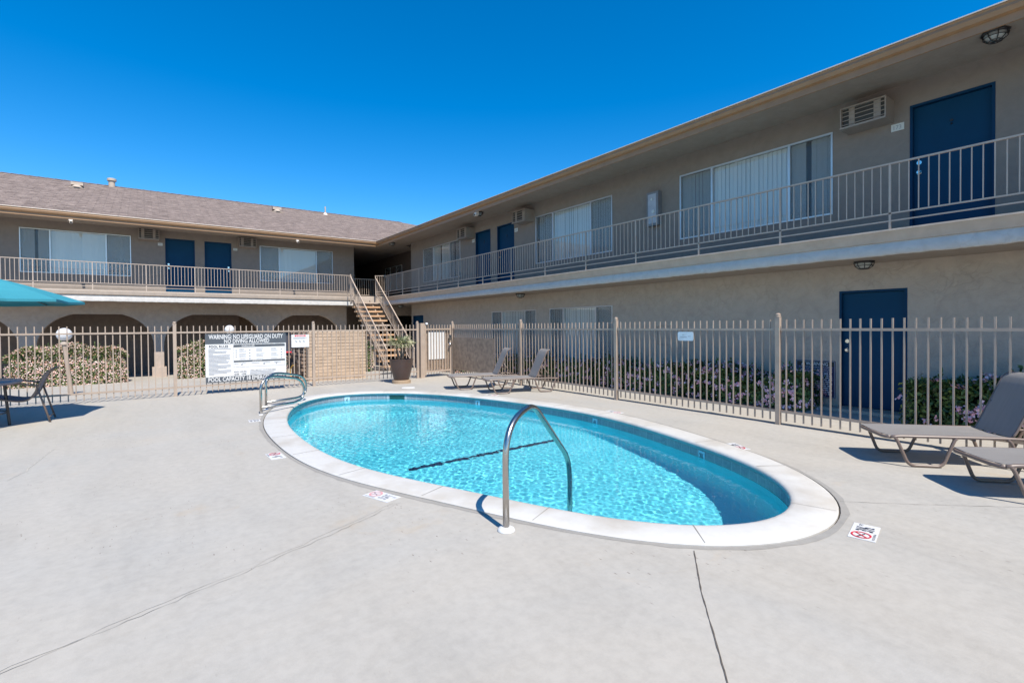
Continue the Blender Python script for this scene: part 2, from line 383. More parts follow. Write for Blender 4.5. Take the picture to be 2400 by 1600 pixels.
# ------------------------------------------------------------------ camera, sky, sun
H = 1.45
cam = bpy.data.cameras.new('camera'); co = bpy.data.objects.new('camera', cam); COL.objects.link(co); S.camera = co
yaw, pitch, roll = .6340, -.0136, -.0083
F = Vector((math.sin(yaw) * math.cos(pitch), math.cos(yaw) * math.cos(pitch), math.sin(pitch))); r0 = Vector((math.cos(yaw), -math.sin(yaw), 0)); u0 = r0.cross(F)
rr = r0 * math.cos(roll) + u0 * math.sin(roll); uu = -r0 * math.sin(roll) + u0 * math.cos(roll)
co.matrix_world = Matrix(((rr.x, uu.x, -F.x, 0), (rr.y, uu.y, -F.y, 0), (rr.z, uu.z, -F.z, H), (0, 0, 0, 1)))
cam.sensor_width = 36; cam.lens = 1162.8 / 2400 * 36; cam.shift_y = -(800 - 779.15) / 2400; cam.clip_end = 500; cam.clip_start = .05

ELEV, AZ = 53.0, 6.5
sd = Vector((-math.sin(R(AZ)) * math.cos(R(ELEV)), -math.cos(R(AZ)) * math.cos(R(ELEV)), math.sin(R(ELEV))))
sl = bpy.data.lights.new('sun', 'SUN'); sl.energy = 4.2; sl.angle = R(.5); sl.color = (1, .93, .82)
so = bpy.data.objects.new('sun', sl); COL.objects.link(so); so.rotation_euler = (-sd).to_track_quat('-Z', 'Y').to_euler(); so.location = (0, 0, 20)
sl.cycles.is_caustics_light = True
w = bpy.data.worlds.new('World'); S.world = w; w.use_nodes = True; nt = w.node_tree; bg = nt.nodes['Background']
sk = nt.nodes.new('ShaderNodeTexSky'); sk.sky_type = 'NISHITA'; sk.sun_disc = False; sk.sun_elevation = R(ELEV); sk.sun_rotation = R(180 + AZ)
sk.altitude = 600; sk.air_density = 1.0; sk.dust_density = .15; sk.ozone_density = 3.2
hs = nt.nodes.new('ShaderNodeHueSaturation'); hs.inputs['Saturation'].default_value = 1.45
nt.links.new(sk.outputs[0], hs.inputs['Color']); nt.links.new(hs.outputs[0], bg.inputs[0]); bg.inputs[1].default_value = .125
S.view_settings.view_transform = 'Standard'; S.view_settings.look = 'None'; S.view_settings.exposure = .66; S.view_settings.gamma = 1
try:
    S.cycles.max_bounces = 10; S.cycles.diffuse_bounces = 5; S.cycles.transmission_bounces = 8; S.cycles.transparent_max_bounces = 24; S.cycles.sample_clamp_indirect = 6
except Exception: pass

# ------------------------------------------------------------------ ground levels
def gz(y): return 0 if y < 12.9 else max(-.036 * (y - 12.9), -.355)
# ------------------------------------------------------------------ pool outline
IN = [(1.699, 8.249), (1.617, 7.679), (1.569, 6.891), (1.57, 5.967), (1.612, 5.369), (1.757, 4.647), (2.079, 3.823), (2.279, 3.354), (2.564, 2.739), (2.815, 2.308), (2.933, 2.132), (3.186, 1.873), (3.485, 1.745), (3.777, 1.737), (4.049, 1.814), (4.277, 1.948), (4.524, 2.191), (4.853, 2.662), (5.183, 3.485), (5.526, 4.546), (5.649, 5.828), (5.528, 7.017), (5.146, 8.532), (4.47, 9.79), (3.598, 10.423), (3.08, 10.52), (2.399, 9.988), (2.021, 9.161)]
P = np.array(IN) * 1.0357
def resample(P, n):
    Q = np.vstack([P, P[:1]]); d = np.r_[0, np.cumsum(np.hypot(*np.diff(Q, axis=0).T))]; t = np.linspace(0, d[-1], n, endpoint=False)
    return np.stack([np.interp(t, d, Q[:, 0]), np.interp(t, d, Q[:, 1])], -1)
z_ = resample(P, 256) @ np.array([1, 1j]); Fz = np.fft.fft(z_); Fz[8:-7] = 0; Fz[7] *= .5; Fz[-7] *= .5; z_ = np.fft.ifft(Fz)
RIM = resample(np.stack([z_.real, z_.imag], -1), 220)
def offset(C, d):
    T = np.roll(C, -1, 0) - np.roll(C, 1, 0); T /= np.linalg.norm(T, axis=1)[:, None]; return C + np.stack([T[:, 1], -T[:, 0]], -1) * d
if np.linalg.norm(offset(RIM, .1) - RIM.mean(0), axis=1).mean() < np.linalg.norm(RIM - RIM.mean(0), axis=1).mean(): RIM = RIM[::-1]
CW = .335
OUT = offset(RIM, CW)
def ring_sheet(A, za, B, zb):
    n = len(A); m = MB(); m.add([(x, y, za) for x, y in A] + [(x, y, zb) for x, y in B], [(i, (i + 1) % n, (i + 1) % n + n, i + n) for i in range(n)]); return m
def holed(outer, hole, z):
    tri = tessellate_polygon([[Vector((x, y, 0)) for x, y in outer], [Vector((x, y, 0)) for x, y in hole]])
    V = list(outer) + list(hole); m = MB(); fs = []
    for a, b, c in tri:
        A, B, C = V[a], V[b], V[c]
        fs.append((a, b, c) if (B[0] - A[0]) * (C[1] - A[1]) - (B[1] - A[1]) * (C[0] - A[0]) > 0 else (a, c, b))
    m.add([(x, y, z) for x, y in V], fs); return m
DX0, DX1, DY0, DY1 = -14.0, 7.26, -12.0, 12.9
tag(holed([(DX0, DY0), (DX1, DY0), (DX1, DY1), (DX0, DY1)], [tuple(p) for p in offset(RIM, CW + .012)], 0).build('pool_deck', M['deck']), kind='structure')
g = MB()
xs = [DX1 + .014, 14.0]
g.add([(DX1 + .014, DY0, -.004), (14, DY0, -.004), (14, 12.9, -.004), (DX1 + .014, 12.9, -.004)], [(0, 1, 2, 3)])
g.add([(DX0, 12.9, 0), (DX1, 12.9, 0), (DX1 + .014, 12.9, -.004), (14, 12.9, -.004), (14, 22.76, gz(22.76)), (DX0, 22.76, gz(22.76)), (14, 36, -.36), (DX0, 36, -.36)], [(0, 1, 2, 3, 4, 5), (5, 4, 6, 7)])
tag(g.build('walkway', M['walk']), kind='structure')
g = MB(); B_ = 250
for x0, x1, y0, y1 in ((-B_, B_, -B_, DY0), (-B_, B_, 36, B_), (-B_, DX0, DY0, 36), (14, B_, DY0, 36)):
    g.add([(x0, y0, -.36), (x1, y0, -.36), (x1, y1, -.36), (x0, y1, -.36)], [(0, 1, 2, 3)])
tag(g.build('ground', paint('bare_ground', (.22, .20, .17), .9, .2, scale=.6)), kind='structure')
# channel under the deck edge gap (rusty joint line along the fence)
tag(MB().box((DX1 - .03, -12, -.05), (DX1 + .045, 12.9, -.012)).build('deck_joint', paint('rusty_joint', (.14, .075, .04), .95, .3, scale=12)), kind='structure')
j = MB()
def crack(pts, w0, jit=.006, step=.05):
    pts = [Vector((x, y, 0)) for x, y in pts]; ch = []
    for a, b in zip(pts[:-1], pts[1:]):
        k = max(2, int((b - a).length / step)); d = (b - a).normalized(); nn = Vector((-d.y, d.x, 0))
        for i in range(k): ch.append((a.lerp(b, i / k) + nn * random.uniform(-jit, jit), nn))
    ch.append((pts[-1], nn)); vs = []; fs = []
    for i, (p, nn) in enumerate(ch):
        ww = w0 * random.uniform(.35, 1.25); q = p + Vector((0, 0, .003)); vs += [q - nn * ww / 2, q + nn * ww / 2]
        if i: fs.append((2 * i - 2, 2 * i - 1, 2 * i + 1, 2 * i))
    j.add(vs, fs)
crack([(2.80, 1.86), (2.40, 1.55), (1.88, 1.10), (1.2, .5)], .0075, .0012)
crack([(4.52, 1.66), (4.84, 1.34), (5.5, .74), (6.6, -.3)], .0035, .005)
o_ = offset(RIM, CW + .05)
def arc(i0, i1, w, d=.02, jit=.006):
    q = offset(RIM, CW + d); crack([tuple(q[i % len(q)]) for i in range(i0, i1, 3)], w, jit, .03)
j.build('deck_joint', M['joint'])
tag(bpy.context.scene.objects['deck_joint.001'], kind='structure')
j = MB(); crack([(1.66, 3.84), (1.2, 3.62), (.51, 3.33), (-.1, 3.11), (-1.2, 2.7), (-3, 2.0)], .0035, .012)
tag(j.build('deck_crack', paint('hairline_crack', (.27, .25, .215), .95, .35, scale=9)), kind='structure')
j = MB(); crack([(1.60, 3.87), (1.2, 3.66), (.51, 3.365), (-.1, 3.14), (-1.2, 2.73), (-3, 2.03)], .005, .014, .08); crack([(-1.11, 6.74), (-1.02, 7.03), (-1.02, 7.22), (-.93, 8.19)], .010, .006)
tag(j.build('deck_scuff', paint('pale_scuff', (.45, .425, .375), .95, .15, scale=9)), kind='structure')
# ---- coping
stones = MB(); cm = []
prof = [(CW, -.02), (CW, .004), (CW - .012, .012), (.05, .014), (.02, .010), (.004, -.004), (.0, -.018)]
nose = [(.0, -.018), (.006, -.045), (.022, -.058), (.06, -.060)]
n = len(RIM)
def sweep(prof):
    vs = []
    for d, z in prof: vs += [(x, y, z) for x, y in (offset(RIM, d) if abs(d) > 1e-9 else RIM)]
    fs = [(i + k * n, (i + 1) % n + k * n, (i + 1) % n + (k + 1) * n, i + (k + 1) * n) for k in range(len(prof) - 1) for i in range(n)]
    return MB().add(vs, fs)
cop = sweep(prof).build('pool_coping', M['coping'], smooth='auto'); tag(cop, kind='structure')
tag(sweep([(a, b) for a, b in nose]).build('pool_coping_nose', M['nose'], smooth=True), kind='structure')
tag(ring_sheet(offset(RIM, CW + .012), -.004, OUT, -.012).build('coping_joint', M['joint']), kind='structure')
# mortar repair band round the coping, broken up
q0 = offset(RIM, CW + .014); mort = MB(); vs = []; ph = np.arange(n) / n * 2 * np.pi
wd = .018 + .022 * np.abs(np.sin(ph * 3 + 1)) + .02 * rng.random(n)
for i in range(n):
    d = q0[i] - RIM[i]; d /= np.linalg.norm(d); e = q0[i] + d * wd[i]; vs += [(q0[i][0], q0[i][1], .002), (e[0], e[1], .002)]
mort.add(vs, [(2 * i, 2 * i + 1, (2 * i + 3) % (2 * n), (2 * i + 2) % (2 * n)) for i in range(n)])
tag(mort.build('coping_mortar', M['patch']), kind='structure')
# radial joints between the coping stones
jj = MB(); step = 11
for i in range(4, n, step):
    a = RIM[i]; b = OUT[i]; t = (b - a); L = np.linalg.norm(t); t /= L; s = np.array([-t[1], t[0]]) * .0022
    k = [(a + t * .02, .0162), (a + t * .05, .0168), (b - t * .014, .0150)]
    vs = []
    for p, zz in k: wj = random.uniform(.6, 1.6); vs += [(*(p - s * wj), zz), (*(p + s * wj), zz)]
    jj.add(vs, [(0, 1, 3, 2), (2, 3, 5, 4)])
tag(jj.build('coping_stone_joint', paint('coping_joint_grout', (.26, .235, .20), .9, .2)), kind='structure')
# ---- basin
WZ = -.142
def depth(y): return 1.08 + .62 * min(1, max(0, (y - 6.3) / 3.6))
TB = offset(RIM, .035)
tl = MB(); vs = []; L = np.r_[0, np.cumsum(np.hypot(*np.diff(np.vstack([TB, TB[:1]]), axis=0).T))]
for zz in (-.055, -.215): vs += [(x, y, zz) for x, y in TB]
tl.add(vs, [((i + 1) % n, i, i + n, (i + 1) % n + n) for i in range(n)])
o = tl.build('waterline_tile', M['tile']); l = o.data.uv_layers.new(name='UVMap')
for p in o.data.polygons:
    i = p.index
    for li, (uu_, vv_) in zip(p.loop_indices, ((L[i + 1], 0), (L[i], 0), (L[i], -.15), (L[i + 1], -.15))): l.data[li].uv = (uu_, vv_)
tag(o, kind='structure'); o.cycles.is_caustics_receiver = True
bs = MB(); cen = TB.mean(0); rings = []
W1 = offset(RIM, .031)
rings.append([(x, y, -.215) for x, y in W1])
for a in (0, 30, 60, 90):
    cr = .16; C_ = offset(RIM, .031 - cr * (1 - math.cos(R(a)))); rings.append([(x, y, -depth(y) + cr * (1 - math.sin(R(a)))) for x, y in C_])
base = offset(RIM, .031 - .16)
for k in range(1, 15):
    s_ = 1 - k / 15; rings.append([(cen[0] + (x - cen[0]) * s_, cen[1] + (y - cen[1]) * s_, -depth(cen[1] + (y - cen[1]) * s_)) for x, y in base])
vs = [p for r_ in rings for p in r_]; fs = [((i + 1) % n + k * n, i + k * n, i + (k + 1) * n, (i + 1) % n + (k + 1) * n) for k in range(len(rings) - 1) for i in range(n)]
vs.append((cen[0], cen[1], -depth(cen[1]))); m_ = len(vs) - 1; fs += [((i + 1) % n + (len(rings) - 1) * n, i + (len(rings) - 1) * n, m_) for i in range(n)]
o = bs.add(vs, fs).build('pool_basin', M['plaster'], smooth='auto'); tag(o, kind='structure'); o.cycles.is_caustics_receiver = True
# dark line across the floor where it starts to fall away
ll = MB(); a = Vector((2.72, 6.02, 0)); b = Vector((5.28, 5.95, 0)); vs = []
for k in range(25):
    p = a.lerp(b, k / 24); vs += [(p.x, p.y - .05, -depth(p.y) + .006), (p.x, p.y + .05, -depth(p.y) + .006)]
o = ll.add(vs, [(2 * k, 2 * k + 2, 2 * k + 3, 2 * k + 1) for k in range(24)]).build('pool_floor_line', M['laneline']); tag(o, kind='structure'); o.cycles.is_caustics_receiver = True
# ---- water: real waves
x0, x1 = TB[:, 0].min() - .05, TB[:, 0].max() + .05; y0, y1 = TB[:, 1].min() - .05, TB[:, 1].max() + .05
sp = .0105; X = np.arange(x0, x1, sp); Y = np.arange(y0, y1, sp); xx, yy = np.meshgrid(X, Y); zz = np.zeros_like(xx)
for i in range(110):
    lam = rng.uniform(.042, .15); th = rng.normal(.25, .95); zz += .00048 * lam * np.sin(2 * np.pi / lam * (xx * np.cos(th) + yy * np.sin(th)) + rng.uniform(0, 6.28))
amp = .75 + .35 * np.sin(xx * 1.3 + 1) * np.sin(yy * .9)
zz = zz * amp * np.clip((yy - 1.2) / 1.6, .25, 1) + WZ
# keep cells inside outline
def inside(px, py, poly):
    c = np.zeros(px.shape, bool); j_ = len(poly) - 1
    for i in range(len(poly)):
        xi, yi = poly[i]; xj, yj = poly[j_]
        with np.errstate(divide='ignore', invalid='ignore'): c ^= ((yi > py) != (yj > py)) & (px < (xj - xi) * (py - yi) / (yj - yi) + xi)
        j_ = i
    return c
PB = offset(RIM, .055); ins = inside(xx, yy, PB)
idx = np.arange(xx.size).reshape(xx.shape); cell = ins[:-1, :-1] & ins[1:, :-1] & ins[:-1, 1:] & ins[1:, 1:]
fq = np.stack([idx[:-1, :-1], idx[:-1, 1:], idx[1:, 1:], idx[1:, :-1]], -1)[cell]
used = np.unique(fq); remap = -np.ones(xx.size, int); remap[used] = np.arange(len(used)); V_ = np.stack([xx, yy, zz], -1).reshape(-1, 3)[used]
me = bpy.data.meshes.new('pool_water'); me.from_pydata(V_.tolist(), [], remap[fq].tolist()); me.polygons.foreach_set('use_smooth', [True] * len(me.polygons)); me.materials.append(M['water'])
o = bpy.data.objects.new('pool_water', me); COL.objects.link(o); o.cycles.is_caustics_caster = True; tag(o, kind='structure')

# ------------------------------------------------------------------ signs painted on the deck / tile
def deck_marker(c, ang, label, words='3½', sub='FT', size=(.31, .155), faded=False, circle=True):
    t = thing('depth_marker', label, 'depth marker', (c[0], c[1], 0), 'depth markers round the pool'); u = Vector((math.cos(ang), math.sin(ang), 0)); v = Vector((-u.y, u.x, 0)); o = Vector((c[0], c[1], .004)); W_, H_ = size
    b = MB(); b.prism([(-W_ / 2, -H_ / 2), (W_ / 2, -H_ / 2), (W_ / 2, H_ / 2), (-W_ / 2, H_ / 2)], o - Vector((0, 0, .003)), u, v, (0, 0, 1), .003); b.build('plate', M['white'], t)
    ink = M['fadeink'] if faded else M['ink']; red = paint('faded_red', (.75, .33, .33), .6) if faded else M['red']
    T = MB(); o2 = o + Vector((0, 0, .0025))
    if circle:
        T.text(words, o2 + u * (W_ * .16) - v * (H_ * .30), u, v, H_ * .66, W_ * (.30 if len(words) > 1 else .14), 'CENTER', .02)
        T.text(sub, o2 + u * (W_ * .41) + v * (H_ * .12), u, v, H_ * .16, None, 'CENTER', .01)
        T.text('NO DIVING', o2 - u * (W_ * .24) - v * (H_ * .45), u, v, H_ * .10, W_ * .38, 'CENTER', .01)
        # swimmer stroke
        cc = o2 - u * (W_ * .26) + v * (H_ * .06)
        T.prism([(-.042, .012), (.03, -.022), (.034, -.014), (-.036, .022)], cc, u, v, (0, 0, 1), .0006)
        T.prism([(-.05, .018), (-.036, .016), (-.036, .03), (-.048, .032)], cc, u, v, (0, 0, 1), .0006)
    else:
        T.text(words, o2 + v * (H_ * .08), u, v, H_ * .28, W_ * .8, 'CENTER', .01); T.text(sub, o2 - v * (H_ * .38), u, v, H_ * .28, W_ * .8, 'CENTER', .03)
    T.build('lettering', ink, t)
    if circle:
        C_ = MB(); k = 32; r1, r2 = H_ * .38, H_ * .31
        vs = [cc + u * (r * math.cos(a)) + v * (r * math.sin(a)) + Vector((0, 0, .001)) for a in [2 * math.pi * i / k for i in range(k)] for r in (r1, r2)]
        C_.add(vs, [(2 * i, (2 * i + 2) % (2 * k), (2 * i + 3) % (2 * k), 2 * i + 1) for i in range(k)])
        d1 = (u + v).normalized(); d2 = Vector((-d1.y, d1.x, 0)); C_.add([cc + d1 * a + d2 * b_ + Vector((0, 0, .001)) for a, b_ in ((-r2, -.005), (r2, -.005), (r2, .005), (-r2, .005))], [(0, 1, 2, 3)])
        C_.build('no_diving_symbol', red, t)
deck_marker((3.985, 1.315), R(12), 'bold white depth marker with red circle by the near right end of the pool')
deck_marker((1.595, 4.075), R(-71), 'faded white depth marker on the deck left of the single curved handrail', faded=True)
deck_marker((1.15, 6.1), R(-88), 'small white depth marker on the deck between the ladder rails and the faded marker', words='4', faded=False)
deck_marker((1.33, 8.62), R(-3), 'white two-line deck marker just left of the ladder rails', words='NO DIVING', sub='5 FT', size=(.16, .2), circle=False)
deck_marker((5.60, 3.15), R(63), 'white depth marker on the fence side beside the right-hand loungers')
deck_marker((6.24, 5.64), R(88), 'pale depth marker on the fence side near the middle of the pool', faded=True)
deck_marker((5.79, 8.62), R(112), 'pale depth marker in front of the two middle loungers', faded=True)
def rim_at(p):
    i = int(np.argmin(np.hypot(*(RIM - np.array(p)).T))); a = RIM[i - 2]; b = RIM[(i + 2) % n]; t = b - a; t /= np.linalg.norm(t); nrm = TB[i] - RIM[i]; nrm /= np.linalg.norm(nrm); return TB[i], t, nrm
for (p, wtxt, lab) in (((3.48, 10.88), '6', 'waterline number tile at the far end left of the skimmer mouth'), ((5.40, 8.58), '5', 'waterline number tile below the middle loungers'),
                     ((5.90, 5.70), '4½', 'waterline number tile halfway along the fence side'), ((5.38, 3.44), '3½', 'waterline number tile near the right-hand end of the pool')):
    c, t_, nr = rim_at(p); th = thing('number_tile', lab, 'number tile', (c[0], c[1], -.13), 'number tiles on the waterline')
    inw = Vector((-nr[0], -nr[1], 0)); right = Vector((inw.y * -1, inw.x, 0)); # facing viewer looking along -inw
    right = inw.cross(Vector((0, 0, 1))) * -1
    o_ = Vector((c[0], c[1], -.135)) + inw * .003
    MB().prism([(-.055, -.065), (.055, -.065), (.055, .065), (-.055, .065)], o_, right, (0, 0, 1), inw, .004).build('plate', paint('pale_tile', (.42, .62, .72), .3), th)
    MB().text(wtxt, o_ + inw * .006 - Vector((0, 0, .05)), right, (0, 0, 1), .09, .045 if len(wtxt) == 1 else .075, 'CENTER', .03).build('lettering', M['ink'], th)
# skimmer mouth and lid
c, t_, nr = rim_at((4.5, 10.35)); inw = Vector((-nr[0], -nr[1], 0)); tt = Vector((t_[0], t_[1], 0))
th = thing('skimmer', 'dark rectangular skimmer mouth in the far waterline tile', 'skimmer', (c[0], c[1], -.12))
MB().prism([(-.2, -.07), (.2, -.07), (.2, .055), (-.2, .055)], Vector((c[0], c[1], -.12)) - inw * .0 + inw * .002, tt, (0, 0, 1), inw, .004).build('mouth', paint('dark_skimmer', (.01, .06, .055), .4), th)
MB().prism([(-.215, -.075), (-.2, -.075), (-.2, .06), (.2, .06), (.2, -.075), (.215, -.075), (.215, .07), (-.215, .07)], Vector((c[0], c[1], -.12)) + inw * .002, tt, (0, 0, 1), inw, .008).build('mouth_rim', M['white'], th)
th = thing('skimmer_lid', 'round white skimmer lid set in the deck at the far end of the pool', 'lid', (4.98, 10.95, 0))
MB().lathe([(.13, 0), (.13, .006), (.12, .008), (0, .008)], (4.98, 10.95, 0), 28).build('lid', M['white'], th)
MB().lathe([(.155, 0), (.155, .004), (.13, .004)], (4.98, 10.95, 0), 28).build('lid_ring', M['rubber'], th)

# ------------------------------------------------------------------ handrails
th = thing('handrail', 'single curved stainless handrail rising from the near deck into the pool', 'handrail', (2.03, 2.85, 0))
bx, by = 2.03, 2.85; dv = Vector((.902, .432, 0)); pt = lambda s_, z: (bx + dv.x * s_, by + dv.y * s_, z)
MB().tube(bez([pt(0, 0), pt(0, .62), pt(.13, .775), pt(.45, .835), pt(1.17, .25), pt(1.225, .08), pt(1.225, -1.0)], .13, 7), .0235, 16).build('rail', M['steel'], th, smooth=True)
MB().lathe([(.062, 0), (.062, .006), (.055, .018), (.034, .026), (.0236, .028)], (bx, by, .002), 28).build('escutcheon', M['white'], th, smooth='auto')
MB().tube([pt(1.225, .02), pt(1.225, .032)], .0255, 16).build('sleeve', M['chrome'], th, smooth='auto')
LB = [(1.51, 9.14), (1.69, 9.72)]; ld = Vector((.79, .60, 0)).normalized()
ld = Vector((.80, .55, 0)).normalized()
th = thing('pool_ladder', 'pair of stainless looped ladder rails at the far left of the pool', 'ladder', (1.6, 9.4, 0))
for (x, y) in LB:
    q = lambda s_, z: (x + ld.x * s_, y + ld.y * s_, z)
    T = MB(); T.tube(bez([q(0, 0), q(0, .50), q(.13, .615), q(.30, .62), q(.86, .52), q(1.00, .38), q(.98, .16), q(.80, .10), q(0, .12)], .10, 6), .021, 14)
    T.build('grab_rail', M['steel'], th, smooth=True)
    MB().lathe([(.036, 0), (.036, .004), (.030, .010), (.022, .012)], (x, y, .002), 24).build('escutcheon', M['rubber'], th, smooth='auto')

# ------------------------------------------------------------------ fences
def picket_fence(t, a, b, postsat, side, y_is='Y', zb=0.0):
    """a,b: 2D ends; postsat: distances along for posts; side: +1/-1 rail offset dir"""
    A = Vector((*a, 0)); B = Vector((*b, 0)); d = (B - A).normalized(); nrm = Vector((-d.y, d.x, 0)) * side; L = (B - A).length
    for s_ in postsat:
        p = A + d * s_; m = MB(); m.bar(p + Vector((0, 0, zb)), p + Vector((0, 0, 1.545 + zb)), .062, .062, up=tuple(nrm)); po = m.build('post', M['fence'], t)
        c = MB(); c.lathe([(.040, 1.545), (.040, 1.556), (.028, 1.562), (.034, 1.572), (.033, 1.586), (.02, 1.598), (0, 1.602)], (p.x, p.y, zb), 14); c.build('post_cap', M['fence'], po, smooth='auto')
    ss = sorted(postsat)
    for s0, s1 in zip(ss[:-1], ss[1:]):
        p0 = A + d * (s0 + .031); p1 = A + d * (s1 - .031); nb = round((s1 - s0) / .1137); m = MB()
        for k in range(1, nb):
            p = A + d * (s0 + (s1 - s0) * k / nb); jx = random.uniform(-.0015, .0015); p = p + d * jx
            m.bar(p + Vector((0, 0, .055 + zb)), p + Vector((0, 0, 1.505 + zb + random.uniform(-.003, .003))), .0175, .0175, up=tuple(nrm))
        m.build('picket_row', M['fence'], t)
        for zc, nm in ((1.365, 'top_rail'), (.19, 'bottom_rail')):
            m = MB(); o_ = nrm * .004; m.bar(p0 + o_ + Vector((0, 0, zc + zb)), p1 + o_ + Vector((0, 0, zc + zb)), .038, .034); m.build(nm, M['fence'], t)
FX, FY = 7.33, 12.80
th = thing('pool_fence', 'long tan picket fence along the right side of the pool before the shaded wing', 'fence', (FX, 6, 0), 'tan picket fences round the pool')
picket_fence(th, (FX, -2.65), (FX, 12.97), [0, 3.07, 6.14, 9.21, 12.26, 15.62], -1)
th2 = thing('pool_fence', 'tan picket fence across the far end carrying the pool rules sign', 'fence', (0, FY, 0), 'tan picket fences round the pool')
picket_fence(th2, (-10.91, FY), (6.17, FY), [0, 2.84, 5.68, 8.52, 11.38, 14.22, 17.02], -1)
MB().box((6.18, FY - .065, 0), (6.31, FY + .065, 1.545)).build('post', M['fence'], th2)
# perforated screens beside the gate
MB().box((FX - .030, 10.75, .2), (FX - .024, 12.9, 1.12)).build('mesh_screen', M['screen'], th)
# gate
gt = thing('pool_gate', 'tan picket gate at the far corner with white board and silver latch', 'gate', (6.35, 12.83, 0))
g0 = Vector((6.37, 12.83, 0)); g1 = Vector((7.24, 12.95, 0)); gd = (g1 - g0).normalized()
m = MB()
for p in (g0, g1): m.bar(p + Vector((0, 0, .06)), p + Vector((0, 0, 1.50)), .042, .042, up=(0, 1, 0))
for z in (.16, 1.37): m.bar(g0 + Vector((0, 0, z)), g1 + Vector((0, 0, z)), .04, .045)
m.build('gate_frame', M['fence'], gt); m = MB()
for k in range(1, 9):
    p = g0.lerp(g1, k / 9); m.bar(p + Vector((0, 0, .08)), p + Vector((0, 0, 1.50)), .0175, .0175)
m.build('picket_row', M['fence'], gt)
bk = Vector((0, .03, 0))
m = MB(); a = g0 + gd * .12 + bk; b = g0 + gd * .72 + bk; m.add([a + Vector((0, 0, .50)), b + Vector((0, 0, .50)), b + Vector((0, 0, 1.31)), a + Vector((0, 0, 1.31)), a + Vector((0, .004, .50)), b + Vector((0, .004, .50)), b + Vector((0, .004, 1.31)), a + Vector((0, .004, 1.31))], [(0, 1, 2, 3), (7, 6, 5, 4), (0, 4, 5, 1), (3, 2, 6, 7), (1, 5, 6, 2), (0, 3, 7, 4)]); m.build('board', M['white'], gt)
m = MB(); bk2 = Vector((0, .05, 0)); a = g0 + bk2; b = g1 + bk2; m.add([a + Vector((0, 0, .19)), b + Vector((0, 0, .19)), b + Vector((0, 0, 1.34)), a + Vector((0, 0, 1.34))], [(0, 1, 2, 3)]); m.build('mesh_screen', M['screen'], gt)
m = MB(); p = g1 + Vector((-.03, -.05, .93)); m.lathe([(0, -.045), (.03, -.035), (.045, 0), (.03, .035), (0, .045)], p, 14); m.box((p.x - .05, p.y - .02, 1.10), (p.x + .05, p.y + .03, 1.20)); m.tube([p + Vector((-.01, -.03, -.02)), p + Vector((-.07, -.04, -.10))], .014, 8)
m.build('latch', M['chrome'], gt, smooth='auto')
m = MB(); m.lathe([(0, 0), (.03, .01), (.042, .035), (.03, .06), (0, .07)], (6.40, 12.80, 1.49), 12); m.build('hinge_cap', M['rubber'], gt, smooth=True)

# ------------------------------------------------------------------ signs on the fence
def frame_sign(name, label, o, u, W_, H_, mat, t=.006, cat='sign'):
    th = thing(name, label, cat, tuple(o)); nrm = Vector(u).cross(Vector((0, 0, 1)))
    MB().prism([(0, 0), (W_, 0), (W_, H_), (0, H_)], Vector(o), u, (0, 0, 1), nrm * -1, t).build('board', mat, th); return th, nrm
SY = FY - .05
sx0, sx1, sz0, sz1 = 1.02, 2.665, .245, 1.325
U = Vector((1, 0, 0)); Z = Vector((0, 0, 1))
th, nr = frame_sign('pool_rules_sign', 'large white and dark grey pool rules sign wired to the far fence', (sx0, SY, sz0), U, sx1 - sx0, sz1 - sz0, M['white'])
f1 = Vector((0, -.003, 0)); m = MB()
def rect(m, x0, z0, x1, z1, y, t=.001): m.add([(x0, y, z0), (x1, y, z0), (x1, y, z1), (x0, y, z1)], [(0, 1, 2, 3)])
Ws = sx1 - sx0
def SX(f): return sx0 + Ws * f
def SZ(f): return sz0 + (sz1 - sz0) * f
yb = SY - .003
rect(m, sx0, SZ(.79), sx1, sz1, yb); rect(m, sx0, sz0, sx1, SZ(.115), yb)
rect(m, SX(.33), SZ(.715), SX(.985), SZ(.765 - .0), yb); rect(m, SX(.33), SZ(.40), SX(.985), SZ(.435), yb)
m.build('dark_band', M['grey'], th)
yt = SY - .006; m = MB()
for a_ in (('WARNING: NO LIFEGUARD ON DUTY', .5, .895, .088, .92), ('NO DIVING ALLOWED', .5, .805, .082, .56), ('POOL CAPACITY 18 EMERGENCY 911', .5, .022, .084, .94), ('SAVING A LIFE', .51, .724, .030, .16), ('CPR INSTRUCTIONS', .62, .408, .020, .12)):
    MB().text(a_[0], (SX(a_[1]), yt, SZ(a_[2])), U, Z, a_[3] * 1.12, Ws * a_[4], 'CENTER', .018).build('white_lettering', M['white'], th)
m = MB(); m.text('POOL RULES', (SX(.155), yt, SZ(.715)), U, Z, .056, Ws * .225, 'CENTER', .012)
m.text('CHILDREN SHOULD NOT USE POOL WITHOUT ADULT SUPERVISION', (SX(.655), yt, SZ(.772 - .005 + .004)), U, Z, .014, Ws * .63, 'CENTER', .008)
m.text('POOL HOURS:', (SX(.41), yt, SZ(.185)), U, Z, .032, Ws * .155, 'CENTER', .01); m.text('8AM - 10PM', (SX(.41), yt, SZ(.135)), U, Z, .032, Ws * .145, 'CENTER', .01)
m.text('NEAREST EMERGENCY FACILITY PHONE NUMBER', (SX(.70), yt, SZ(.215)), U, Z, .017, Ws * .33, 'CENTER', .006)
m.build('dark_lettering', M['ink'], th)
m = MB()
for k in range(21):
    z = SZ(.685 - k * .0262)
    if k in (1, 4, 12, 16, 20): rect(m, SX(.035), z, SX(.035 + random.uniform(.05, .12)), z + .009, yt)
    else: rect(m, SX(.035), z, SX(random.uniform(.24, .305)), z + .009, yt)
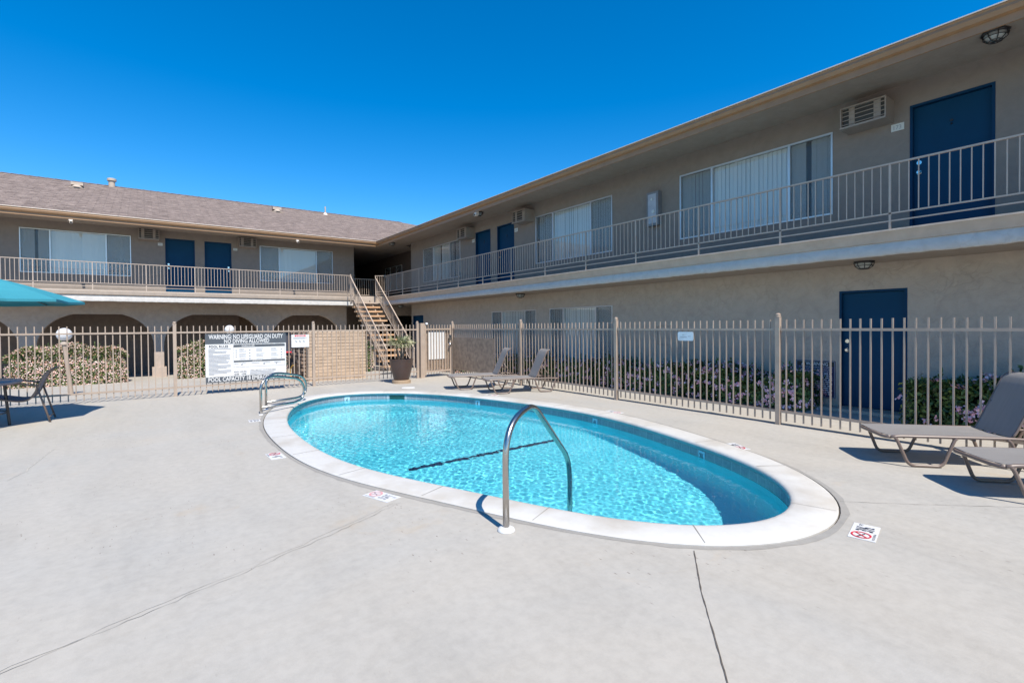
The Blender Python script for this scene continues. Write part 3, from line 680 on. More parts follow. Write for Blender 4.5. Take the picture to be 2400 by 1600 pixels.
for x0_, x1_ in ((.40, .49), (.61, .73), (.80, .90)):
    for k in range(10 if x0_ > .5 else 9):
        z = SZ(.675 - k * .027)
        if (k % 4) != 3: rect(m, SX(x0_), z, SX(x0_ + (x1_ - x0_) * random.uniform(.6, 1)), z + .006, yt)
for k in range(4): rect(m, SX(.355), SZ(.645 - .045 * k), SX(.372), SZ(.645 - .045 * k) + .012, yt)
for x_ in (.52, .93): 
    for k in range(4): rect(m, SX(x_), SZ(.64 - .06 * k), SX(x_ + .018), SZ(.64 - .06 * k) + .02, yt)
for x_ in (.34, .43, .55, .60, .70, .74, .84, .88): rect(m, SX(x_), SZ(.37), SX(x_ + .05), SZ(.37) + .007, yt)
for x_ in (.42, .70, .86): rect(m, SX(x_), SZ(.335), SX(x_ + .02), SZ(.36), yt)
for k in range(3): rect(m, SX(.53), SZ(.19 - .028 * k), SX(.86 - .02 * k), SZ(.19 - .028 * k) + .010, yt)
for a_, b_ in (((.33, .30), (.333, .715)), ((.98, .30), (.983, .715)), ((.555, .44), (.557, .71)), ((.33, .298), (.983, .302))): rect(m, SX(a_[0]), SZ(a_[1]), SX(b_[0]), SZ(b_[1]), yt)
m.build('small_print', M['fadeink'], th)
th, nr = frame_sign('danger_sign', 'small white danger sign with red heading right of the pool rules sign', (2.79, SY, .975), U, .405, .305, M['white'])
m = MB(); rect(m, 2.865, 1.232, 3.115, 1.268, SY - .003); m.build('red_heading', M['red'], th)
m = MB(); m.text('DANGER', (3.01, SY - .005, 1.237), U, Z, .026, .16, 'CENTER', .02); m.text('▲', (2.905, SY - .005, 1.237), U, Z, .022, .025); m.build('white_lettering', M['white'], th)
m = MB()
for k in range(2): rect(m, 2.83, 1.20 - k * .018, 3.15 - k * .05, 1.206 - k * .018, SY - .005)
for x in (2.885, 2.97, 3.06): rect(m, x, 1.10, x + .035, 1.122, SY - .005); rect(m, x - .01, 1.122, x + .01, 1.14, SY - .005)
m.build('dark_print', M['fadeink'], th)
th = thing('hose_cabinet', 'dark board hanging behind the danger sign', 'board', (2.72, 12.9, .8)); MB().box((2.66, 12.84, .88), (2.80, 12.87, 1.345)).build('panel', paint('dark_board', (.055, .055, .075), .5), th)
th = thing('rescue_float', 'short red float end showing right of the pool rules sign', 'float', (2.72, 12.95, .85)); m = MB(); m.tube([(2.45, 12.86, .86), (2.82, 12.86, .86)], .026, 10); m.build('float', M['red'], th, smooth='auto'); MB().tube([(2.82, 12.86, .86), (2.87, 12.86, .862)], .014, 8).build('tip', M['white'], th)
# plaque
th = thing('plaque', 'small rounded pale blue plaque on the right fence below its top rail', 'plaque', (FX - .03, 5.0, 1.25)); pc = []
for cx_, cz_, a0 in ((.12, .045, 0), (-.12, .045, 90), (-.12, -.045, 180), (.12, -.045, 270)):
    for a in range(0, 91, 18): pc.append((cx_ + .03 * math.cos(R(a0 + a)), cz_ + .03 * math.sin(R(a0 + a))))
MB().prism(pc, (FX - .026, 5.0, 1.25), (0, -1, 0), Z, (-1, 0, 0), .004).build('plate', paint('pale_plaque', (.62, .70, .74), .4), th)
m = MB()
for (a, b, z) in ((-.10, .03, -.018), (.045, .10, -.005), (-.06, -.03, .02)): m.add([(FX - .0315, 5 - a, 1.25 + z), (FX - .0315, 5 - b, 1.25 + z), (FX - .0315, 5 - b, 1.258 + z), (FX - .0315, 5 - a, 1.258 + z)], [(0, 1, 2, 3)])
m.build('small_print', M['fadeink'], th)

# ------------------------------------------------------------------ buildings
FL = 2.78; SOF = 5.12; WX = 9.456; WY = 22.75; SLX = 8.40; SLY = 21.40; EX = 8.25; EY = 21.25
RX, RY = 9.456, 22.75
def wall_grid(m, axis, c, out, t, u0, u1, z0, z1, holes):
    """wall slab with openings: axis 'X' -> plane X=c spanned by Y; 'Y' -> plane Y=c spanned by X. out=+1/-1 outward, thickness t behind"""
    us = sorted({u0, u1, *[h[0] for h in holes], *[h[1] for h in holes]}); zs = sorted({z0, z1, *[h[2] for h in holes], *[h[3] for h in holes]})
    us = [u for u in us if u0 <= u <= u1]; zs = [z for z in zs if z0 <= z <= z1]
    def solid(i, k):
        if i < 0 or k < 0 or i >= len(us) - 1 or k >= len(zs) - 1: return False
        uc = (us[i] + us[i + 1]) / 2; zc = (zs[k] + zs[k + 1]) / 2
        return not any(h[0] < uc < h[1] and h[2] < zc < h[3] for h in holes)
    c2 = c - out * t
    def V(u, z, cc): return (cc, u, z) if axis == 'X' else (u, cc, z)
    for i in range(len(us) - 1):
        for k in range(len(zs) - 1):
            if not solid(i, k): continue
            a, b, p, q = us[i], us[i + 1], zs[k], zs[k + 1]
            m.add([V(a, p, c), V(b, p, c), V(b, q, c), V(a, q, c)], [(0, 1, 2, 3)]); m.add([V(a, p, c2), V(b, p, c2), V(b, q, c2), V(a, q, c2)], [(3, 2, 1, 0)])
            for (ii, kk, e) in ((i - 1, k, (a, p, a, q)), (i + 1, k, (b, p, b, q)), (i, k - 1, (a, p, b, p)), (i, k + 1, (a, q, b, q))):
                if not solid(ii, kk): m.add([V(e[0], e[1], c), V(e[2], e[3], c), V(e[2], e[3], c2), V(e[0], e[1], c2)], [(0, 1, 2, 3)])
    return m
def basis(axis, c, out):
    """returns function mapping (u, depth outward, z) -> world, u in world coordinate"""
    if axis == 'X': return lambda u, d, z: (c + out * d, u, z)
    return lambda u, d, z: (u, c + out * d, z)
def bxx(m, B, u0, u1, d0, d1, z0, z1):
    a = B(u0, d0, z0); b = B(u1, d1, z1); return m.box(tuple(min(x, y) for x, y in zip(a, b)), tuple(max(x, y) for x, y in zip(a, b)))
def window(parent, axis, c, out, u0, u1, z0, z1, m1, m2, gap=0.0):
    B = basis(axis, c, out); fr = MB(); fw = .028
    bxx(fr, B, u0, u1, -.045, .012, z1 - fw, z1); bxx(fr, B, u0, u1, -.045, .012, z0, z0 + fw)
    for u in (u0, u1 - fw): bxx(fr, B, u, u + fw, -.045, .012, z0 + fw, z1 - fw)
    for u in (m1, m2): bxx(fr, B, u - .02, u + .02, -.04, .006, z0 + fw, z1 - fw)
    w_ = fr.build('window', M['alu'], parent)
    g_ = MB(); g_.add([B(u0 + fw, -.028, z0 + fw), B(u1 - fw, -.028, z0 + fw), B(u1 - fw, -.028, z1 - fw), B(u0 + fw, -.028, z1 - fw)], [(0, 1, 2, 3)]); g_.build('pane', M['glass'], w_)
    for a, b in ((u0 + fw, m1 - .02), (m2 + .02, u1 - fw)): s_ = MB(); bxx(s_, B, a, b, -.016, -.012, z0 + fw, z1 - fw); s_.build('insect_screen', M['insect'], w_)
    # vertical blinds
    b_ = MB(); u = u0 + .02; k = 0
    while u < u1 - .03:
        wv = .088; tw = random.uniform(.004, .016)
        if not (gap and random.random() < gap * .25):
            zb = z0 + .04 + random.uniform(-.005, .005)
            p = [B(u, -.055, zb), B(u + wv, -.055 - tw, zb), B(u + wv, -.055 - tw, z1 - .03), B(u, -.055, z1 - .03)]
            b_.add(p, [(0, 1, 2, 3)])
        u += wv * .97; k += 1
    b_.build('blind', M['blind'], w_)
    d_ = MB(); bxx(d_, B, u0 - .1, u1 + .1, -.9, -.89, z0 - .3, z1 + .2); d_.build('room_backing', M['dark'], w_)
    return w_
def door(parent, axis, c, out, u0, u1, z0, z1, hs=0, peep=True):
    B = basis(axis, c, out); m = MB(); fw = .035
    bxx(m, B, u0, u1, -.15, .004, z1 - fw, z1)
    for u in (u0, u1 - fw): bxx(m, B, u, u + fw, -.15, .004, z0, z1 - fw)
    d = MB(); bxx(d, B, u0 + fw, u1 - fw, -.11, -.068, z0 + .01, z1 - fw - .004); dd = d.build('door', M['door'], parent)
    m.build('door_frame', M['doorframe'], dd)
    uh = (u0 + .10) if hs < 0 else (u1 - .10); h = MB()
    db = MB(); p0 = Vector(B(uh, -.068, z0 + 1.10)); p1 = Vector(B(uh, -.056, z0 + 1.10)); db.tube([p0, p1], .032, 16); db.build('deadbolt', M['chrome'], dd, smooth='auto')
    p0 = Vector(B(uh, -.068, z0 + .95)); p1 = Vector(B(uh, -.056, z0 + .95)); h.tube([p0, p1], .032, 16)
    p0 = Vector(B(uh, -.06, z0 + .95)); p1 = Vector(B(uh, -.01, z0 + .95)); h.tube([p0, p0.lerp(p1, .5), p0.lerp(p1, .6), p1], [.012, .012, .028, .022], 14)
    h.build('handle', M['chrome'], dd, smooth='auto')
    if peep:
        um = (u0 + u1) / 2; k = MB(); k.tube([B(um, -.069, z0 + 1.62), B(um, -.05, z0 + 1.62)], .018, 10); k.tube([B(um, -.06, z0 + 1.58), B(um, -.05, z0 + 1.56)], .010, 8); k.build('knocker', M['black'], dd)
    return dd
def ac_unit(label, axis, c, out, u0, u1, z0, z1, dpt=.36):
    B = basis(axis, c, out); t = thing('air_conditioner', label, 'air conditioner', B((u0 + u1) / 2, 0, z0), 'air conditioners on the upper walls')
    m = MB(); w_ = u1 - u0
    # hollow sleeve
    bxx(m, B, u0, u1, 0, dpt, z1 - .018, z1); bxx(m, B, u0, u1, 0, dpt, z0, z0 + .018)
    for u in (u0, u1 - .018): bxx(m, B, u, u + .018, 0, dpt, z0 + .018, z1 - .018)
    m.build('sleeve', M['ac'], t)
    m = MB(); bxx(m, B, u0 + .018, u1 - .018, .05, dpt - .05, z0 + .018, z1 - .018); m.build('unit', paint('dark_coil', (.05, .047, .043), .6), t)
    m = MB(); a, b = u0 + .02, u1 - .02; q = dpt - .05
    for f0, f1 in ((0.10, .26), (.70, .84)): bxx(m, B, a + (b - a) * f0, a + (b - a) * f1, q + .002, q + .012, z0 + .02, z1 - .02)
    for k in range(1, 5): z = z0 + (z1 - z0) * k / 5; bxx(m, B, a, b, q + .018, q + .026, z - .006, z + .006)
    bxx(m, B, u0, u1, dpt - .004, dpt + .012, z0, z0 + .03)
    m.build('grille', M['ac'], t); return t
def plate(label, axis, c, out, u0, u1, z0, z1, txt=None):
    B = basis(axis, c, out); t = thing('number_plate', label, 'number plate', B((u0 + u1) / 2, 0, z0), 'number plates beside the upper doors')
    m = MB(); bxx(m, B, u0, u1, .002, .012, z0, z1); m.build('plate', M['plate'], t); m = MB(); h = z1 - z0; u = Vector((0, -1, 0)) if axis == 'X' else Vector((1, 0, 0))
    if txt: m.text(txt, B((u0 + u1) / 2, .0135, z0 + h * .2), u, Z, h * .6, (u1 - u0) * .6, 'CENTER', 0)
    else:
        for f in (.28, .5, .72):
            uc = u0 + (u1 - u0) * f; bxx(m, B, uc - .008, uc + .008, .0125, .0135, z0 + h * .25, z0 + h * .75)
    m.build('digits', M['fadeink'], t)

# ---------------- right wing
rw = thing('apartment_wing', 'long two-storey tan stucco wing on the right side of the pool, in shade', 'building', (WX, 8, 0), 'stucco apartment wings')
RW0, RW1 = -6.0, 20.36
up_w = [(3.59, 6.60, 3.305, 4.70, 4.307, 5.84), (8.568, 11.61, 3.30, 4.71, 9.32, 10.84), (16.07, 19.15, 3.30, 4.70, 16.87, 18.25)]
up_d = [(1.578, 2.53), (12.70, 13.65), (14.05, 15.0)]
lo_w = [(11.615, 14.01, .50, 1.935, 12.18, 13.42), (8.575, 11.0, .50, 1.945, 9.16, 10.415)]
lo_d = [(2.555, 3.49), (19.21, 20.2)]
holes = [(a, b, z0, z1) for a, b, z0, z1, *_ in up_w + lo_w] + [(a, b, FL, 4.757) for a, b in up_d] + [(lo_d[0][0], lo_d[0][1], .045, 1.985), (lo_d[1][0], lo_d[1][1], -.17, 1.93)]
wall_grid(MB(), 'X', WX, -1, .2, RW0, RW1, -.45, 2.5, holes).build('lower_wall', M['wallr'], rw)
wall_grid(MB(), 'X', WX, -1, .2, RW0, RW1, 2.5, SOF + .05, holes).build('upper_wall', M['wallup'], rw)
MB().box((WX + .2, RW0, -.45), (WX + .22, RW0 + .02, 5)).build('wall', M['wallr'], rw)
MB().add([(WX, RW1, -.45), (17, RW1, -.45), (17, RW1, SOF), (WX, RW1, SOF)], [(3, 2, 1, 0)]).build('end_wall', M['wallr'], rw)
for a, b, z0, z1, m1, m2 in up_w: window(rw, 'X', WX, -1, a, b, z0, z1, m1, m2, .06)
for a, b, z0, z1, m1, m2 in lo_w: window(rw, 'X', WX, -1, a, b, z0, z1, m1, m2, .0)
for (a, b), s_ in zip(up_d, (1, 1, -1)): door(rw, 'X', WX, -1, a, b, FL, 4.757, s_)
door(rw, 'X', WX, -1, *lo_d[0], .045, 1.985, 1, False); door(rw, 'X', WX, -1, *lo_d[1], -.17, 1.93, -1, False)
MB().box((WX - .30, 2.2, -.02), (WX, 3.8, .043)).build('door_step', M['walk'], rw)
# balcony slab right
LIPZ0, LIPZ1, SB = 2.58, 2.75, 2.40
m = MB(); m.box((SLX + .05, RW0, SB + .008), (WX + .001, SLY + .05, 2.70)); m.build('balcony_slab', M['soffit'], rw)
m = MB(); yy_ = np.arange(RW0, SLY + .04, .06); vs = []
for y in yy_:
    b_ = SB + random.uniform(-.006, .006); xo = SLX + random.uniform(-.004, .004)
    vs += [(SLX + .03 , y, LIPZ0 + .01), (xo + .0, y, (LIPZ0 + SB) / 2 + .03), (xo - random.uniform(.0, .008), y, b_ + .012), (SLX + .012, y, b_), (SLX + .06, y, b_)]
k5 = len(yy_); fs = [(5 * i + a, 5 * i + a + 1, 5 * i + a + 6, 5 * i + a + 5) for i in range(k5 - 1) for a in range(4)]
m.add(vs, fs); m.build('slab_fascia', M['fascia'], rw, smooth=True)
m = MB(); vs = []
for i, y in enumerate(yy_):
    q = random.uniform(-.004, .004); vs += [(SLX + .03, y, LIPZ0), (SLX + .0, y, LIPZ0 + .005), (SLX - .045 + q, y, LIPZ1 - .035), (SLX - .065 + q, y, LIPZ1 - .022), (SLX - .062 + q, y, LIPZ1 + q * .5), (SLX + .10, y, LIPZ1), (SLX + .12, y, FL - .02)]
m.add(vs, [(7 * i + a, 7 * i + a + 1, 7 * i + a + 8, 7 * i + a + 7) for i in range(k5 - 1) for a in range(6)]); m.build('slab_lip', M['lip'], rw, smooth='auto')
MB().box((SLX + .12, RW0, 2.70), (WX, SLY + .12, FL)).build('walkway_floor', M['walkfloor'], rw)
# eave right
m = MB(); m.box((EX + .05, RW0, SOF), (WX + .1, EY + .05, SOF + .03)); m.build('soffit', M['soffit'], rw)
m = MB(); gy0, gy1 = RW0, EY
gp = [(EX + .02, 5.085), (EX - .03, 5.10), (EX - .055, 5.15), (EX - .05, 5.185), (EX - .065, 5.20), (EX - .06, 5.212), (EX + .05, 5.212)]
def strip(m, prof, f0, f1):
    k = len(prof); m.add([f0(x, z) for x, z in prof] + [f1(x, z) for x, z in prof], [(i, i + 1, i + 1 + k, i + k) for i in range(k - 1)]); return m
strip(m, gp, lambda x, z: (x, gy0, z), lambda x, z: (x, gy1 + (x - EX), z)); m.build('gutter', M['trim'], rw)
m = MB(); strip(m, [(EX + .05, 4.985), (EX + .022, 4.985), (EX + .022, 5.085)], lambda x, z: (x, gy0, z), lambda x, z: (x, gy1 + (x - EX), z)); strip(m, [(EX + .05, 4.985), (EX + .05, SOF)], lambda x, z: (x, gy0, z), lambda x, z: (x, gy1 + (x - EX), z)); m.build('fascia_board', M['trim'], rw)
SL = .36; RZ = 5.225
def zA(y): return RZ + SL * (y - EY)
def zB(x): return RZ + SL * (x - EX)
Xr = 12.9; Yr = 28.5
def roof_uv_B(co, p): return (co.y, (co.x - EX) * 1.063)
m = MB(); m.add([(EX - .07, RW0, RZ - .004), (Xr, RW0, zB(Xr)), (Xr, EY + (Xr - EX), zB(Xr)), (EX - .07, EY - .07, RZ - .004)], [(0, 1, 2, 3)])
m.add([(Xr, RW0, zB(Xr)), (17.5, RW0, RZ), (17.5, 40, RZ), (Xr, EY + (Xr - EX), zB(Xr))], [(0, 1, 2, 3)])
m.build('roof', M['shingle'], rw, uvs=roof_uv_B)
MB().box((16.9, RW0, -.4), (17.1, 34, 5.2)).build('rear_wall', M['wall'], rw)
MB().box((WX + .3, RW0, 2.42), (16.9, RW1 - .05, 2.75)).build('inner_floor', M['dark'], rw)
MB().box((WX + 1.3, RW0, -.4), (WX + 1.35, RW1 - .05, 5.1)).build('inner_wall', M['dark'], rw)

# ---------------- left wing
lw = thing('apartment_wing', 'two-storey tan stucco wing across the far end, with arches below and a shingled roof', 'building', (0, WY, 0), 'stucco apartment wings')
LX0, LX1 = -16.0, 7.72
lw_w = [(-3.345, -.43, 3.36, 4.83, -2.6, -1.13), (3.80, 6.755, 3.40, 4.845, 4.54, 6.05)]
lw_d = [(.59, 1.53), (1.85, 2.77)]
holes = [(a, b, z0, z1) for a, b, z0, z1, *_ in lw_w] + [(a, b, FL, 4.845) for a, b in lw_d]
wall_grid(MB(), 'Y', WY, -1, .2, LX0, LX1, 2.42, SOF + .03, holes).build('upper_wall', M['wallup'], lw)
for a, b, z0, z1, m1, m2 in lw_w: window(lw, 'Y', WY, -1, a, b, z0, z1, m1, m2, .02)
for (a, b), s_ in zip(lw_d, (-1, 1)): door(lw, 'Y', WY, -1, a, b, FL, 4.845, s_, False)
# arcade with arches
arches = [(-10.2, -7.0), (-6.6, -3.4), (-3.0, .2), (.5, 3.85), (4.15, 7.15)]
AZt, AZs = 1.985, .80
def arch_pts(a, b):
    rx = .93; pts = [(a, AZs)]
    for t in range(8, 80, 9): th_ = R(t); pts.append((a + rx * (1 - math.cos(th_)) / (1 - math.cos(R(78))) * .98, AZs + (AZt - AZs) * math.sin(th_) / math.sin(R(78)) * .985))
    pts.append((a + rx, AZt)); return pts + [(a + b - x, z) for x, z in pts[::-1]]
m = MB(); zt = 2.45; zb0 = -.45
def face_arcade(y):
    edge = [LX0] + [v for ab in arches for v in ab] + [7.35]; out = []
    for k, (a, b) in enumerate(arches):
        ap = arch_pts(a, b); poly = [(a, zt)] + ap + [(b, zt)]; out.append(poly)
    piers = [(LX0, arches[0][0])] + [(arches[i][1], arches[i + 1][0]) for i in range(len(arches) - 1)] + [(arches[-1][1], 7.35)]
    return out, piers
polys, piers = face_arcade(WY); th_w = .32
for y, fl in ((WY, False), (WY + th_w, True)):
    for poly in polys:
        tri = tessellate_polygon([[Vector((a, b, 0)) for a, b in poly]]); m.add([(a, y, b) for a, b in poly], [tuple(t) for t in tri])
    for a, b in piers: m.add([(a, y, zb0), (b, y, zb0), (b, y, AZs), (a, y, AZs)], [(0, 1, 2, 3)]); m.add([(a, y, AZs), (b, y, AZs), (b, y, zt), (a, y, zt)], [(0, 1, 2, 3)])
for (a, b) in arches:
    ap = [(a, zb0)] + arch_pts(a, b) + [(b, zb0)]
    for p, q in zip(ap[:-1], ap[1:]): m.add([(p[0], WY, p[1]), (q[0], WY, q[1]), (q[0], WY + th_w, q[1]), (p[0], WY + th_w, p[1])], [(0, 1, 2, 3)])
m.add([(7.35, WY, zb0), (7.35, WY + th_w, zb0), (7.35, WY + th_w, zt), (7.35, WY, zt)], [(0, 1, 2, 3)])
m.build('arcade_wall', M['wall'], lw)
m = MB()
for a, b in piers[1:]: m.box((a - .07, WY - .10, -.42), (b + .07, WY + .38, .015))
m.build('pier_plinth', M['wall'], lw)
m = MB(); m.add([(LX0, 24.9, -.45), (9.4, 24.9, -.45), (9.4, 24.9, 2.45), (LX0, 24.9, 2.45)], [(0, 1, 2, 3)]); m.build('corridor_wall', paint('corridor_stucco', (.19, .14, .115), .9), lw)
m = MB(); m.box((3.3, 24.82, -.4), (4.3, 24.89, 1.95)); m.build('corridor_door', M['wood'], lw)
# wall piece and arch right of the stairs
m = MB(); pl_ = [(8.35, zt), (8.35, .9)] + [(8.35 + .02, .9)]
ap = arch_pts(8.75, 11.4); poly = [(8.30, zt), (8.30, zb0), (8.75, zb0)] + ap + [(11.4, zb0), (12.0, zb0), (12.0, zt)]
tri = tessellate_polygon([[Vector((a, b, 0)) for a, b in poly]]); m.add([(a, 22.6, b) for a, b in poly], [tuple(t) for t in tri]); m.build('side_arch_wall', M['wall'], lw)
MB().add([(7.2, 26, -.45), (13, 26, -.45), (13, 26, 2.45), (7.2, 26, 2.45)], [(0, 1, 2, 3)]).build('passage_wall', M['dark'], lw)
# slab left
m = MB(); m.box((LX0, SLY + .05, SB + .008), (7.22, WY + .35, 2.70)); m.build('balcony_slab', M['soffit'], lw)
MB().box((7.22, 21.06, SB + .008), (14, 34, 2.70)).build('landing_slab', M['soffit'], lw)
m = MB(); xs_ = np.arange(LX0, 7.24, .08); vs = []
for x in xs_:
    b_ = SB - .02 + random.uniform(-.005, .005); yo = SLY + random.uniform(-.003, .003); vs += [(x, SLY + .03, LIPZ0 + .01), (x, yo, (LIPZ0 + SB) / 2), (x, yo, b_ + .01), (x, SLY + .012, b_), (x, SLY + .07, b_)]
k5 = len(xs_); m.add(vs, [(5 * i + a, 5 * i + a + 5, 5 * i + a + 6, 5 * i + a + 1) for i in range(k5 - 1) for a in range(4)]); m.add([(xs_[-1], SLY, SB), (xs_[-1], WY, SB), (xs_[-1], WY, LIPZ1), (xs_[-1], SLY, LIPZ1)], [(0, 1, 2, 3)]); m.build('slab_fascia', M['fascia'], lw, smooth='auto')
m = MB(); pr_ = [(SLY + .03, LIPZ0), (SLY, LIPZ0 + .005), (SLY - .03, LIPZ0 + .03), (SLY - .055, LIPZ1 - .03), (SLY - .05, LIPZ1), (SLY + .10, LIPZ1 + .01)]
m.add([(LX0, y, z) for y, z in pr_] + [(7.23, y, z) for y, z in pr_], [(i, i + 6, i + 7, i + 1) for i in range(5)]); m.add([(7.23, y, z) for y, z in pr_], [tuple(range(6))]); m.build('slab_lip', M['lip'], lw)
MB().box((LX0, SLY + .10, 2.70), (7.72, WY, FL - .02)).build('walkway_floor', M['walkfloor'], lw)
MB().box((7.22, 21.0, 2.70), (13, 33, FL - .01)).build('landing_floor', M['walkfloor'], lw)
MB().box((7.18, 20.98, 2.48), (8.42, 21.06, FL)).build('landing_edge', M['lip'], lw)
# eave left
m = MB(); m.box((LX0, EY + .05, SOF), (8.5, 34, SOF + .03)); m.box((8.5, EY + .05, SOF + .002), (17, 34, SOF + .031)); m.build('soffit', M['soffit'], lw)
gpl = [(EY + .02, 5.085), (EY - .03, 5.10), (EY - .055, 5.15), (EY - .05, 5.185), (EY - .065, 5.20), (EY - .06, 5.212), (EY + .05, 5.212)]
m = MB(); strip(m, gpl, lambda y, z: (LX0, y, z), lambda y, z: (EX + (y - EY), y, z)); m.build('gutter', M['trim'], lw)
m = MB(); strip(m, [(EY + .05, 5.0), (EY + .022, 5.0), (EY + .022, 5.085)], lambda y, z: (LX0, y, z), lambda y, z: (EX + (y - EY), y, z)); strip(m, [(EY + .05, 5.0), (EY + .05, SOF)], lambda y, z: (LX0, y, z), lambda y, z: (EX + (y - EY), y, z)); m.build('fascia_board', M['trim'], lw)
m = MB(); m.box((LX0, EY - .072, 5.212), (EX - .07, EY + .02, 5.226)); m.build('drip_edge', M['trimlite'], lw)
MB().box((EX - .072, RW0, 5.213), (EX + .02, EY - .075, 5.226)).build('drip_edge', M['trimlite'], rw)
def roof_uv_A(co, p): return (co.x, (co.y - EY) * 1.063)
hipx = 12.4; m = MB()
zr = zA(Yr)
m.add([(LX0, EY - .07, RZ - .003), (EX - .07, EY - .07, RZ - .003), (EX + 6.2, EY + 6.2, zA(EY + 6.2)), (hipx, Yr, zr), (LX0, Yr, zr)], [(0, 1, 2, 3, 4)])
m.add([(LX0, Yr, zr), (hipx, Yr, zr), (20, 36, RZ), (LX0, 36, RZ)], [(0, 1, 2, 3)])
m.add([(hipx, Yr, zr), (EX + 6.2, EY + 6.2, zA(EY + 6.2)), (20, 21, RZ), (20, 36, RZ)], [(0, 1, 2, 3)])
m.build('roof', M['shingle'], lw, uvs=roof_uv_A)
m = MB(); x = LX0
while x < hipx: # ridge caps
    m.add([(x, Yr - .13, zr - .047 + .02), (x, Yr, zr + .024), (x, Yr + .13, zr - .03), (x + .29, Yr - .13, zr - .047 + .008), (x + .29, Yr, zr + .010), (x + .29, Yr + .13, zr - .04)], [(0, 3, 4, 1), (1, 4, 5, 2), (0, 1, 2)]); x += .27
m.build('ridge_cap', M['shingle'], lw)
# breezeway walls in the corner
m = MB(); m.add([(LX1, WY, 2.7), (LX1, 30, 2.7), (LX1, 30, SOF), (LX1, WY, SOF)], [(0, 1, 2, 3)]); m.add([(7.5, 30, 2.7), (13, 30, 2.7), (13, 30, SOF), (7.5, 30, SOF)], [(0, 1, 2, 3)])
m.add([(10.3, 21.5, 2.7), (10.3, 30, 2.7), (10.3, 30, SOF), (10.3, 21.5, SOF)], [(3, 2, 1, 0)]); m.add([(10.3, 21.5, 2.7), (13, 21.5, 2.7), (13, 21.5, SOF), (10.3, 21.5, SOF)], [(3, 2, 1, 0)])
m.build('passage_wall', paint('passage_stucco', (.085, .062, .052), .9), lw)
window(lw, 'Y', 29.95, -1, 10.0 - 1.3, 10.2, 3.5, 4.6, 9.0, 9.8); window(lw, 'X', 10.28, -1, 23.2, 25.4, 3.3, 4.55, 23.9, 24.7)

# ------------------------------------------------------------------ railings
def railing(t, A, B, posts, zb=FL, top=3.665, bot=2.975, mid=2.87, spacing=.1045, base=LIPZ1):
    A = Vector((*A, 0)); B = Vector((*B, 0)); d = (B - A).normalized(); L = (B - A).length
    m = MB(); m.bar(A + Vector((0, 0, top)), B + Vector((0, 0, top)), .036, .022); m.build('top_rail', M['rail'], t)
    m = MB(); m.bar(A + Vector((0, 0, bot)), B + Vector((0, 0, bot)), .026, .020); m.build('bottom_rail', M['rail'], t)
    if mid: m = MB(); m.bar(A + Vector((0, 0, mid)), B + Vector((0, 0, mid)), .022, .018); m.build('kick_rail', M['rail'], t)
    for s_ in posts:
        p = A + d * s_; m = MB(); m.bar(p + Vector((0, 0, base)), p + Vector((0, 0, top - .011)), .026, .026, up=(0, 1, 0)); m.build('post', M['rail'], t)
    m = MB(); ps = [0] + list(posts) + [L]
    for a, b in zip(ps[:-1], ps[1:]):
        if b - a < .1: continue
        nb = max(1, round((b - a) / spacing))
        for i in range(1, nb):
            p = A + d * (a + (b - a) * i / nb); m.bar(p + Vector((0, 0, bot)), p + Vector((0, 0, top)), .0125, .0125, up=(0, 1, 0))
    m.build('baluster_row', M['rail'], t)
RXR = SLX + .0
rt = thing('balcony_railing', 'long tan metal railing on the upper walkway of the right wing', 'railing', (RXR, 8, 2.75), 'upper walkway railings')
railing(rt, (RXR, -3.5), (RXR, 20.62), [2.47 + 3.5 + 1.494 * k for k in range(-3, 13) if 0 < 2.47 + 3.5 + 1.494 * k < 24.1])
railing(rt, (RXR, 20.62), (8.02, 20.95), [.0, .48], mid=2.87)
rt = thing('balcony_railing', 'tan metal railing on the upper walkway of the far wing, left of the stairs', 'railing', (0, 21.36, 2.75), 'upper walkway railings')
railing(rt, (-11.4, 21.36), (7.13, 21.36), [8.55 + 1.425 * k for k in range(-6, 7)] + [18.53])
rt = thing('balcony_railing', 'short tan metal railing in the shade behind the top of the stairs', 'railing', (8.1, 22.5, 2.78), 'upper walkway railings')
railing(rt, (7.60, 22.6), (8.78, 22.6), [.01, 1.17], mid=None, bot=2.93, base=FL - .02)

# ------------------------------------------------------------------ stairs
st = thing('outdoor_staircase', 'open-riser staircase with tan treads climbing to the corner of the upper walkway', 'staircase', (7.4, 17.4, gz(17.4)))
NT = 14; XL, XRr = 6.86, 7.97; z1t, y1t = 2.50, 20.62; z14, y14 = .02, 17.40
for k in range(NT):
    f = k / (NT - 1); y = y1t + (y14 - y1t) * f; z = z1t + (z14 - z1t) * f
    td = MB().box((XL, y - .14, z - .062), (XRr, y + .14, z)).build('tread', M['tread'] if k not in (0, 5, 9) else M['lip'], st)
    for x in (XL + .22, XRr - .22): MB().box((x - .03, y + .02, z - .17), (x + .03, y + .07, z - .0625)).build('tread_bracket', M['lip'], td)
def side_board(x): 
    m = MB(); m.prism([(y1t + .25, z1t + .12), (y1t + .25, z1t - .22), (y14 - .05, z14 - .30), (y14 - .22, z14 - .30), (y14 - .22, z14 - .06)], (x, 0, 0), (0, 1, 0), (0, 0, 1), (1, 0, 0), .045)
    return m
for x in (XL + .20, XRr - .24): side_board(x).build('stringer', paint('stringer_paint', (.30, .24, .19), .6), st)
